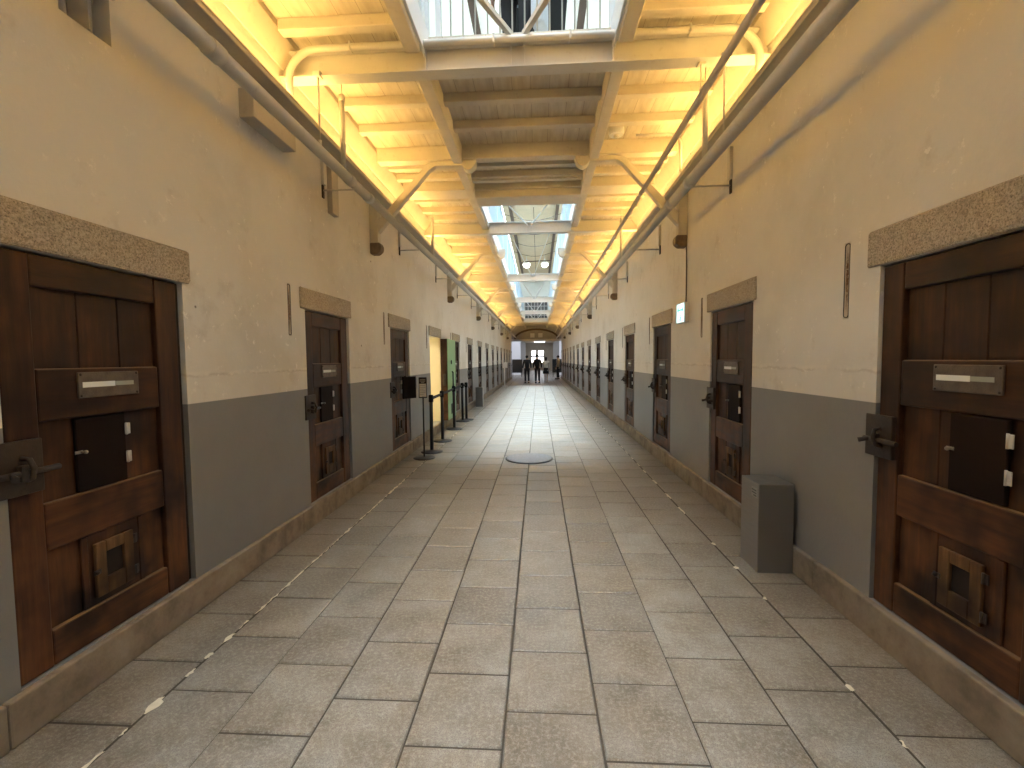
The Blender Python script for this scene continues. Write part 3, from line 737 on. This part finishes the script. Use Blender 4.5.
# ------------------------------------------------------------------ barrier posts and the sign stand
SP = [(-1.69, 6.97), (-1.725, 7.93), (-1.775, 9.32), (-1.80, 10.52), (-1.745, 10.75)]
proto = None
for i, (x, y) in enumerate(SP):
    if proto is None:
        r = empty('barrier_post'); proto = r
        MB().lathe([(.17, 0), (.17, .012), (.15, .022), (.045, .032), (.03, .04)], (0, 0, 0), 36).obj('base', M['black_metal'], r)
        MB().cyl((0, 0, .03), (0, 0, .80), .028, seg=18).obj('pole', M['black_metal'], r)
        MB().lathe([(.030, .79), (.038, .80), (.038, .885), (.032, .905), (.01, .91)], (0, 0, 0), 24).obj('belt_head', M['black'], r)
    else: r = copy_tree(proto, None, ('belt',))
    r.location = (x, y, 0)
    tag(r, '%s black barrier post of the row on the left, counting from the viewer' % ORD[i], 'barrier post', 'belt barrier posts on the left')
    if i+1 < len(SP):
        dx, dy = SP[i+1][0]-x, SP[i+1][1]-y; L = math.hypot(dx, dy); ux, uy = dx/L, dy/L; nx, ny = -uy*.0015, ux*.0015
        b = MB(); b.prism([(ux*.036+nx, uy*.036+ny), (ux*(L-.036)+nx, uy*(L-.036)+ny), (ux*(L-.036)-nx, uy*(L-.036)-ny), (ux*.036-nx, uy*.036-ny)], 2, .822, .870)
        b.obj('belt', M['black'], r)
r = empty('sign_stand', (-1.70, 6.53, 0))
MB().lathe([(.16, 0), (.16, .010), (.14, .018), (.02, .024)], (0, 0, 0), 36).obj('base', M['black_metal'], r)
MB().cyl((0, 0, .02), (0, 0, .92), .011, seg=12).obj('pole', M['black_metal'], r)
bd = MB().box(-.062, .058, -.008, .008, .895, 1.20, .003).obj('board', M['black_metal'], r)
MB().box(-.053, .049, -.0095, -.008, .91, 1.105).obj('notice', M['paper'], bd)
b = MB()
for z, w in ((1.165, .08), (1.145, .08), (1.125, .05)): b.box(-w/2-.002, w/2-.002, -.0095, -.008, z-.005, z+.004)
b.obj('heading', M['notice_grey'], bd)
b = MB()
for i in range(6): b.box(-.045, .041-(.03 if i % 3 == 2 else 0), -.0102, -.0095, 1.075-.026*i, 1.082-.026*i)
b.obj('print', M['notice_grey'], bd)
tag(r, 'slim black stand holding a small notice board beside the first barrier post', 'sign stand')
# pale notice stand far down the left side
r = empty('notice_stand', (-1.83, 24.2, 0)); MB().box(-.03, .03, -.02, .02, .03, 1.0, .003).box(-.14, .14, -.12, .12, 0, .03, .004).obj('stand', M['rail_white'], r)
MB().box(-.09, .16, -.02, .02, 1.0, 1.3, .004).obj('board', M['paper'], r); tag(r, 'white notice board on a stand far along the left wall', 'sign stand')

# ------------------------------------------------------------------ upper storey seen through the openings
UZ, RZ = ZW+.05, 7.5
for nm, x0, x1, side in (('wall_upper_left', XL-.3, XL, 'left'), ('wall_upper_right', XR, XR+.3, 'right')):
    tag(MB().box(x0, x1, Y0, Y1, UZ+.01, RZ).obj(nm, M['upper_white']), 'white upper storey wall on the %s' % side, 'wall', kind='structure')
SK = ((XL+.12, XL+.62), (XR-.62, XR-.12))
CEN = (XC-.42, XC+.42); CSK = (9.0, 17.2)
b = MB(); b.box(XL+.62, XR-.62, Y0, CSK[0], RZ, RZ+.06).box(XL+.62, CEN[0], *CSK, RZ, RZ+.06).box(CEN[1], XR-.62, *CSK, RZ, RZ+.06).box(XL+.62, XR-.62, CSK[1], 33.9, RZ, RZ+.06)
b.box(XL-.3, XL+.12, Y0, 33.9, RZ, RZ+.06).box(XR-.12, XR+.3, Y0, 33.9, RZ, RZ+.06)
tag(b.obj('ceiling_upper', M['roof_cream']), 'cream boarded roof of the upper storey above the openings', 'ceiling', kind='structure')
w = 1
for a, b_ in SK:
    for q in range(8):
        ya, yb = (-2.6+4.5*q, 1.7+4.5*q) if q != 2 else (9.6, 10.7)
        if q == 1: ya, yb = 1.9, 5.2
        tag(MB().box(a, b_, ya, min(yb, 33.6), RZ, RZ+.03).obj('window_%d' % w, M['day']), 'roof light strip %d of the upper storey' % w, 'roof light', 'roof lights of the upper storey', 'structure'); w += 1
        tag(MB().box(a, b_, yb, min(yb+.2, 33.9), RZ, RZ+.04).obj('trim_%d' % (70+w), M['roof_cream']), 'cream bar between roof lights %d' % w, 'trim', 'bars between the roof lights', 'structure')
tag(MB().box(*CEN, *CSK, RZ, RZ+.03).obj('window_%d' % w, M['ridge_fill']), 'long glowing ridge panel added out of view over the opening', 'roof light', None, 'structure'); w += 1  # added glowing panel, out of view, lights the floor through the opening
for s, nm in ((-1, 'left'), (1, 'right')):
    x = XC+s*.93; tag(MB().box(x-.06, x+.06, Y0, 33.8, RZ-.14, RZ, .004).obj('timber_beam', M['purlin']), 'dark brown purlin under the upper roof on the %s' % nm, 'beam', kind='structure')
# white boards with an added glow, and a dark hatch, in the roof over the near opening
tag(MB().box(XL+.02, XR-.02, 5.4, 8.95, RZ-.05, RZ-.003).obj('window_39', M['glow_boards']), 'white boards of the upper roof over the near opening, given a glow', 'roof light', kind='structure')
tag(MB().box(XC-.36, XC+.66, 6.6, 8.75, RZ-.10, RZ-.05, .01).obj('roof_hatch', M['black']), 'dark hatch panel in the white upper roof', 'roof hatch')
def wire(pts, rr, label): tag(MB().tube(pts, rr, 5).obj('roof_wire', M['purlin']), label, 'wire', 'thin wires under the upper roof')
wire([(XC, 17.3, RZ-.35), (XC, 33.7, RZ-.35)], .012, 'straight wire along the middle under the upper roof')
for i, y in enumerate((18.2, 20.2, 22.3, 24.4)):
    wire([(XC+x, y, RZ-.35-.22*math.cos(x*1.6)) for x in [-1.4+.2*j for j in range(15)]], .010, '%s sagging cross wire under the upper roof' % ORD[i])
pts = [(XC-.80, 25.1, 6.45), (XC-.80, 25.2, 6.62)] + [(XC-.74, 25.4, 6.82), (XC-.60, 25.6, 6.92), (XC+.86, 25.6, 6.95), (XC+.93, 25.6, 7.05), (XC+.93, 25.6, RZ-.14)]
tag(MB().tube(pts, .03, 8).obj('hanging_conduit', M['purlin']), 'dark bent conduit crossing under the upper roof', 'conduit')
for i, x in enumerate((-.66, .40)):
    r = empty('round_lamp', (x, 26.6, 6.98)); MB().lathe([(.02, .3), (.06, .2), (.21, .05), (.22, .0)], (0, 0, 0), 24).obj('shade', M['rail_white'], r)
    MB().ball((0, 0, -.02), .195, 1, 1, .95, 20).obj('globe', M['lamp_disc'], r); MB().cyl((0, 0, .28), (0, 0, RZ-6.98), .012, seg=6).obj('stem', M['rail_white'], r)
    tag(r, 'round white lamp hanging under the upper roof, %s of the pair' % ('left' if i == 0 else 'right'), 'lamp', 'pair of round lamps')
# end wall of the upper storey with a dark lattice window
tag(MB().box(XL-.3, XR+.3, 33.9, 34.1, 3.98, RZ+.1).obj('wall_upper_end', M['upper_white']), 'end wall of the upper storey', 'wall', kind='structure')
r = empty('window_40', (XC, 33.88, 4.35)); MB().box(-.86, .86, -.02, 0, 0, 1.75).obj('pane', M['dark_glass'], r)
b = MB()
for i in range(8): x = -.84+.24*i; b.box(x-.02, x+.02, -.05, -.02, 0, 1.75)
for i in range(6): z = .02+.34*i; b.box(-.86, .86, -.05, -.02, z-.02, z+.02)
b.obj('lattice', M['hall_grey'], r); tag(r, 'dark lattice window in the far end wall of the upper storey', 'window', kind='structure')
# guard rails round the openings
def guard_side(x, ya, yb, label, sheet=True):
    r = empty('guard_rail', (x, ya, UZ)); L = yb-ya
    MB().box(-.025, .025, 0, L, 1.14, 1.19, .008, 2).obj('top_rail', M['rail_white'], r)
    MB().box(-.015, .015, 0, L, .18, .21, .004).obj('bottom_rail', M['rail_white'], r)
    nn = max(2, int(L/1.55)+1)
    for i in range(nn):
        y = L*i/(nn-1); MB().box(-.022, .022, y-.022, y+.022, 0, 1.14, .003).obj('post', M['rail_white'], r)
    if sheet: MB().box(-.004, .004, .03, L-.03, .22, 1.13).obj('guard_sheet', M['guard'], r)
    tag(r, label, 'guard rail')
guard_side(WBL[1]-.03, OPEN2[0], OPEN2[1], 'white guard rail along the left edge of the long ceiling opening')
guard_side(WBR[0]+.03, OPEN2[0], OPEN2[1], 'white guard rail along the right edge of the long ceiling opening')
guard_side(WBL[1]-.03, OPEN1[0], OPEN1[1], 'white guard rail along the left edge of the near ceiling opening')
guard_side(WBR[0]+.03, OPEN1[0], OPEN1[1], 'white guard rail along the right edge of the near ceiling opening')
r = empty('guard_rail', (XC, OPEN1[1]+.06, UZ)); hw = (WBR[0]-WBL[1])/2+.03
MB().box(-hw, hw, -.025, .025, 1.14, 1.19, .008, 2).obj('top_rail', M['rail_white'], r)
for x in (-hw+.03, -hw+.13, hw-.03): MB().box(x-.022, x+.022, -.022, .022, -.04, 1.14, .003).obj('post', M['rail_white'], r)
for i in range(15):
    x = -hw+.13+.0985*(i+1)
    if x < hw-.05: MB().cyl((x, 0, -.04), (x, 0, 1.145), .0065, seg=8).obj('baluster', M['white_steel'], r)
tag(r, 'white barred guard rail across the end of the near opening above the first steel beam', 'guard rail')

# ------------------------------------------------------------------ people
def skin(name, m, V, E, R, parent=None, sub=1, loc=None):
    bm = bmesh.new(); lay = bm.verts.layers.skin.verify(); vs = [bm.verts.new(v) for v in V]
    for i, (v, rr) in enumerate(zip(vs, R)):
        v[lay].radius = rr if isinstance(rr, tuple) else (rr, rr); v[lay].use_root = (i == 0)
    for i, j in E: bm.edges.new((vs[i], vs[j]))
    me = bpy.data.meshes.new(name); bm.to_mesh(me); bm.free(); me.materials.append(m)
    o = bpy.data.objects.new(name, me); COL.objects.link(o)
    if parent: o.parent = parent
    if loc: o.location = loc
    md = o.modifiers.new('skin', 'SKIN'); md.use_smooth_shade = True
    md2 = o.modifiers.new('sub', 'SUBSURF'); md2.levels = md2.render_levels = sub
    return o
def person(loc, rz, H, label, top, bottom, pose=None, skirt=False, pack=False, hair_long=False, bag=False):
    k = H/1.7; p = dict(ls=.10, rs=-.06, la=.04, ra=-.04, lean=0.0); p.update(pose or {})
    r = empty('person', loc, rz)
    hipz, kz, az = .90*k, .48*k, .08*k
    lx, rx = -.09*k, .09*k
    V, E, R = [], [], []
    def add(co, rad, par=None):
        V.append(co); R.append(rad if isinstance(rad, tuple) else (rad, rad)); i = len(V)-1
        if par is not None: E.append((par, i))
        return i
    ln = p['lean']
    pel = add((0, 0, hipz+.02*k), (.135*k, .10*k)); sp = add((0, ln*.3, 1.12*k), (.125*k, .09*k), pel); ch = add((0, ln*.7, 1.32*k), (.15*k, .095*k), sp)
    nb = add((0, ln*.9, 1.44*k), (.065*k, .055*k), ch); nk = add((0, ln+.01, 1.50*k), .05*k, nb); hd = add((0, ln+.02, 1.57*k), (.07*k, .085*k), nk); ht = add((0, ln+.01, 1.66*k), (.06*k, .075*k), hd)
    feet = []
    for s, x, st in ((-1, lx, p['ls']), (1, rx, p['rs'])):
        h = add((x, 0, hipz-.06*k), .085*k, pel); kn = add((x*1.05, st*.55+.02, kz), .055*k, h); an = add((x*1.05, st, az), .036*k, kn)
        add((x*1.15, st+.13*k, .035*k), (.036*k, .026*k), an); feet.append((x*1.05, st))
    hands = []
    for s, sw in ((-1, p['la']), (1, p['ra'])):
        sh = add((s*.18*k, ln*.85, 1.39*k), .055*k, ch); el = add((s*.235*k, ln*.6+sw*.4-.02, 1.11*k), .042*k, sh); wr = add((s*.25*k, ln*.5+sw+.03, .88*k), .028*k, el)
        pm = add((s*.252*k, ln*.5+sw+.045, .81*k), (.022*k, .034*k), wr); hands.append((s*.252*k, ln*.5+sw+.045, .81*k))
        for q in range(4):
            yy = (q-1.5)*.019*k; L = (.062, .075, .070, .055)[q]*k
            b1 = add((s*.252*k, ln*.5+sw+.045+yy, .768*k), .0085*k, pm); b2 = add((s*.246*k, ln*.5+sw+.052+yy, .768*k-L*.55), .0078*k, b1); add((s*.234*k, ln*.5+sw+.058+yy, .768*k-L), .0066*k, b2)
        t1 = add((s*.240*k, ln*.5+sw+.085, .80*k), .010*k, pm); add((s*.232*k, ln*.5+sw+.098, .765*k), .008*k, t1)
    skin('body', M['skin'], V, E, R, r, 1)
    # face details
    fy = ln+.02+.085*k
    b = MB()
    for s in (-1, 1): b.ball((s*.03*k, fy-.006, 1.595*k), .011*k, seg=8)
    b.obj('eye', M['hair'], r)
    MB().prism([(fy-.01, 1.60*k), (fy+.018, 1.555*k), (fy-.01, 1.548*k)], 0, -.012*k, .012*k, .003).obj('nose', M['skin'], r)
    b = MB()
    for s in (-1, 1): b.ball((s*.078*k, ln+.01, 1.585*k), .024*k, .4, .8, 1.2, 8)
    b.obj('ear', M['skin'], r)
    # hair
    b = MB().ball((0, ln-.005, 1.625*k), .098*k, .92, 1.05, .92, 16)
    if hair_long: b.ball((0, ln-.045, 1.55*k), .09*k, .95, .6, 1.25, 14)
    b.obj('hair', M['hair'], r)
    # clothes
    Vt = [V[i] for i in (pel, sp, ch, nb)]; Rt = [(R[i][0]*1.13+.006, R[i][1]*1.18+.008) for i in (pel, sp, ch, nb)]; Et = [(0, 1), (1, 2), (2, 3)]
    for s, sw in ((-1, p['la']), (1, p['ra'])):
        i0 = len(Vt); Vt += [(s*.18*k, ln*.85, 1.39*k), (s*.235*k, ln*.6+sw*.4-.02, 1.11*k), (s*.248*k, ln*.5+sw+.022, .915*k)]; Rt += [(.068*k,)*2, (.055*k,)*2, (.045*k,)*2]; Et += [(2, i0), (i0, i0+1), (i0+1, i0+2)]
    Vt.append((0, 0, hipz-.10*k)); Rt.append((.165*k, .125*k)); Et.append((0, len(Vt)-1))
    skin('jacket' if not skirt else 'top', top, Vt, Et, Rt, r, 1)
    if skirt:
        MB().lathe([(.14*k, .98*k), (.17*k, .86*k), (.21*k, .62*k), (.215*k, .58*k)], (0, 0, 0), 24).obj('skirt', bottom, r)
    else:
        Vb = [(0, 0, hipz+.03*k)]; Rb = [(.145*k, .112*k)]; Eb = []
        for (x, st) in feet:
            i0 = len(Vb); Vb += [(x/1.05, 0, hipz-.06*k), (x, st*.55+.02, kz), (x, st, .10*k)]; Rb += [(.098*k,)*2, (.072*k,)*2, (.058*k,)*2]; Eb += [(0, i0), (i0, i0+1), (i0+1, i0+2)]
        skin('trousers', bottom, Vb, Eb, Rb, r, 1)
    for (x, st) in feet:
        MB().box(x-.045*k, x+.045*k, st-.06, st+.19*k, .0, .075*k, .025, 3).obj('shoe', M['shoe'] if not skirt else M['pale_sock'], r)
    if pack:
        MB().box(-.15*k, .15*k, -.27*k, -.10*k, 1.02*k, 1.42*k, .05, 3).obj('backpack', M['black_cloth'], r)
    if bag:
        hx, hy, hz = hands[0]; b = MB().box(hx-.05, hx+.07, hy-.10, hy+.10, hz-.44, hz-.09, .035, 3); bg = b.obj('cloth_bag', M['bag_white'], r)
        MB().tube([(hx, hy-.07, hz-.10), (hx, hy-.04, hz-.03), (hx, hy, hz-.012), (hx, hy+.04, hz-.03), (hx, hy+.07, hz-.10)], .008, 6).obj('strap', M['bag_white'], bg)
    tag(r, label, 'person'); return r
person((-.70, 27.4, 0), .15, 1.68, 'person in a dark jacket and dark trousers, leftmost of the three', M['navy'], M['trousers'], dict(ls=.05, rs=-.05))
person((-.07, 27.4, 0), -.1, 1.72, 'person in black with a backpack, middle of the three', M['black_cloth'], M['trousers'], dict(ls=-.06, rs=.10), pack=True)
person((.47, 28.4, 0), -.25, 1.58, 'person in a pale top and black skirt, rightmost of the three', M['grey_cloth'], M['black_cloth'], dict(ls=.12, rs=-.10), skirt=True, hair_long=True)
person((1.40, 32.4, 0), 1.3, 1.70, 'person in a tan shirt standing by the right wall end', M['tan_cloth'], M['trousers'], dict(ls=.03, rs=-.02))
person((-.17, 4.30, UZ), PI-.3, 1.66, 'person in a light blue shirt carrying a pale bag on the floor above', M['blue_cloth'], M['trousers'], dict(ls=.06, rs=-.06), bag=True)

# ------------------------------------------------------------------ corridor end and the hall beyond
YE = 34.05
tag(MB().box(XL-.02, XR+.02, YE, YE+.18, 2.80, 2.97, .01).obj('timber_beam', M['hall_white']), 'pale cross beam at the far end of the corridor', 'beam', kind='structure')
tag(MB().box(XL-.02, XR+.02, YE+.06, YE+.16, 2.97, 3.97).obj('wall_far_gable', M['hall_grey']), 'gable above the cross beam at the far end', 'wall', kind='structure')
pts = [(XC+1.62*math.cos(a), YE+.03, 2.97+.72*math.sin(a)) for a in [PI*i/20 for i in range(21)]]
tag(MB().tube(pts, .07, 8).obj('trim_120', M['purlin']), 'brown arched moulding over the cross beam at the far end', 'arch', kind='structure')
for i, x in enumerate((XC-.30, XC+.30)):
    tag(MB().box(x-.16, x+.16, YE+.03, YE+.06, 3.08, 3.40, .004).obj('trim_%d' % (121+i), M['hall_white']), 'pale panel in the far gable, %s one' % ('left' if i == 0 else 'right'), 'panel', kind='structure')
HX = 7.0
for nm, x0, x1, side in (('wall_hall_left', XC-HX-.2, XC-HX, 'left'), ('wall_hall_right', XC+HX, XC+HX+.2, 'right')):
    tag(MB().box(x0, x1, 34.2, 42.4, 0, 5.5).obj(nm, M['hall_white']), 'pale side wall of the central hall on the %s' % side, 'wall', kind='structure')
for nm, a, b_, side in (('wall_hall_near_left', XC-HX, XL-.36, 'left'), ('wall_hall_near_right', XR+.36, XC+HX, 'right')):
    tag(MB().box(a, b_, 34.0, 34.2, 0, 5.5).obj(nm, M['hall_white']), 'near wall of the central hall on the %s' % side, 'wall', kind='structure')
for nm, a, b_, side in (('wall_hall_far_left', XC-HX, -1.67, 'left'), ('wall_hall_far_right', 1.93, XC+HX, 'right')):
    tag(MB().box(a, b_, 42.2, 42.4, 0, 5.5).obj(nm, M['hall_white']), 'far wall of the central hall on the %s' % side, 'wall', kind='structure')
tag(MB().box(-1.67, 1.93, 42.2, 42.4, 3.3, 5.5).obj('wall_hall_header', M['hall_grey']), 'header over the opposite wing of the hall', 'wall', kind='structure')
tag(MB().box(XC-HX, XC+HX, 34.0, 42.4, 5.5, 5.6).obj('ceiling_hall', M['hall_white']), 'pale ceiling of the central hall', 'ceiling', kind='structure')
tag(MB().box(-1.87, -1.67, 42.4, 60, 0, 3.6).obj('wall_wing_left', M['hall_grey']), 'left wall of the opposite wing', 'wall', kind='structure')
tag(MB().box(1.93, 2.13, 42.4, 60, 0, 3.6).obj('wall_wing_right', M['hall_grey']), 'right wall of the opposite wing', 'wall', kind='structure')
tag(MB().box(-1.87, 2.13, 42.4, 60.2, 3.6, 3.7).obj('ceiling_wing', M['plain_plaster']), 'ceiling of the opposite wing', 'ceiling', kind='structure')
tag(MB().box(-1.87, 2.13, 60, 60.2, 0, 3.7).obj('wall_wing_end', M['plain_plaster']), 'end wall of the opposite wing with bright windows', 'wall', kind='structure')
for i, (x0, x1) in enumerate(((-.88, -.38), (-.02, .66))):
    r = empty('window_%d' % (50+i), ((x0+x1)/2, 60, 1.05)); hw = (x1-x0)/2
    MB().box(-hw, hw, -.03, 0, 0, 1.5).obj('pane', M['day_far'], r)
    MB().box(-hw, hw, -.06, -.03, .66, .86).box(-.025, .025, -.06, -.03, 0, 1.5).box(-hw-.05, -hw, -.06, 0, -.05, 1.55).box(hw, hw+.05, -.06, 0, -.05, 1.55).obj('frame', M['hall_grey'], r)
    tag(r, 'bright tall window at the far end, %s of the two' % ('left' if i == 0 else 'right'), 'window', 'bright windows at the far end', 'structure')
for i, (x, s) in enumerate(((XC-HX, 1), (XC+HX, -1))):
    r = empty('window_%d' % (55+i), (x, 38.2, 1.2)); MB().box(min(0, s*.03), max(0, s*.03), -2.6, 2.6, 0, 3.0).obj('pane', M['day_soft'], r)
    tag(r, 'tall side window of the central hall, %s side' % ('left' if s > 0 else 'right'), 'window', None, 'structure')
tag(MB().box(XC-3, XC+3, 35.2, 41.2, 5.46, 5.5).obj('window_57', M['day_soft']), 'glowing panel added to the ceiling of the central hall', 'window', None, 'structure')  # added glowing panel that brightens the hall
tag(MB().box(-.5, .8, 44, 58, 3.57, 3.6).obj('window_58', M['day_soft']), 'glowing panel added to the ceiling of the opposite wing', 'window', None, 'structure')  # added glowing panel that brightens the wing
# dark folding screens standing in the hall
for i, (x, s) in enumerate(((-1.75, 1), (1.55, -1))):
    r = empty('display_board', (x, 37.0, 0)); MB().box(-.42, .42, -.02, .02, .35, 1.45, .01).obj('panel', M['black_metal'], r)
    for xx in (-.36, .36): MB().box(xx-.02, xx+.02, -.2, .2, 0, .04, .004).box(xx-.02, xx+.02, -.02, .02, .04, .36).obj('leg', M['black_metal'], r)
    tag(r, 'dark display board standing in the hall on the %s' % ('left' if s > 0 else 'right'), 'display board')

# ------------------------------------------------------------------ lights
def area(name, loc, sx, sy, power, col, spread, rot=(0, 0, 0)):
    d = bpy.data.lights.new(name, 'AREA'); d.shape = 'RECTANGLE'; d.size = sx; d.size_y = sy; d.energy = power; d.color = col; d.spread = spread
    o = bpy.data.objects.new(name, d); COL.objects.link(o); o.location = loc; o.rotation_euler = rot; return o
for nm, X, s in (('cove_light_left', XL, 1), ('cove_light_right', XR, -1)):
    for q in range(4):
        ya = Y0+.1+8.7*q; ar = area(nm, (X+s*.135, ya+4.35, 3.465), .05, 8.6, 138, (1.0, .60, .16), math.radians(172), (0, s*math.radians(58), 0))
area('fill_light_long', (XC, 15.6, RZ-.20), 1.5, 17.0, 640, (.60, .81, 1.0), math.radians(40))  # added narrow-beam fill that lays the daylight pool below the long opening
area('fill_light_near', (XC, 0.3, RZ-.20), 1.25, 5.4, 140, (.84, .93, 1.0), math.radians(84))  # added fill standing in for daylight through the near opening
w = bpy.data.worlds.new('world'); S.world = w; w.use_nodes = True
w.node_tree.nodes['Background'].inputs[0].default_value = (.75, .85, 1.0, 1); w.node_tree.nodes['Background'].inputs[1].default_value = .25

# ------------------------------------------------------------------ camera
cd = bpy.data.cameras.new('camera'); cam = bpy.data.objects.new('camera', cd); COL.objects.link(cam)
F, ps, th, ro = 450.42, .0591, .0545, -.0095
rr = Vector((math.cos(ps), math.sin(ps), 0)); f0 = Vector((-math.sin(ps), math.cos(ps), 0))
fw = f0*math.cos(th) - Vector((0, 0, math.sin(th))); up = f0*math.sin(th) + Vector((0, 0, math.cos(th)))
r2 = rr*math.cos(ro) + up*math.sin(ro); u2 = up*math.cos(ro) - rr*math.sin(ro)
mw = Matrix((r2, u2, -fw)).transposed().to_4x4(); mw.translation = Vector((0, 0, 1.45)); cam.matrix_world = mw
cd.sensor_width = 36; cd.lens = F/1024*36; cd.clip_start = .05; cd.clip_end = 200
S.camera = cam
S.view_settings.view_transform = 'Standard'; S.view_settings.look = 'None'; S.view_settings.exposure = 0.54; S.view_settings.gamma = 1.0
S.view_settings.use_curve_mapping = False
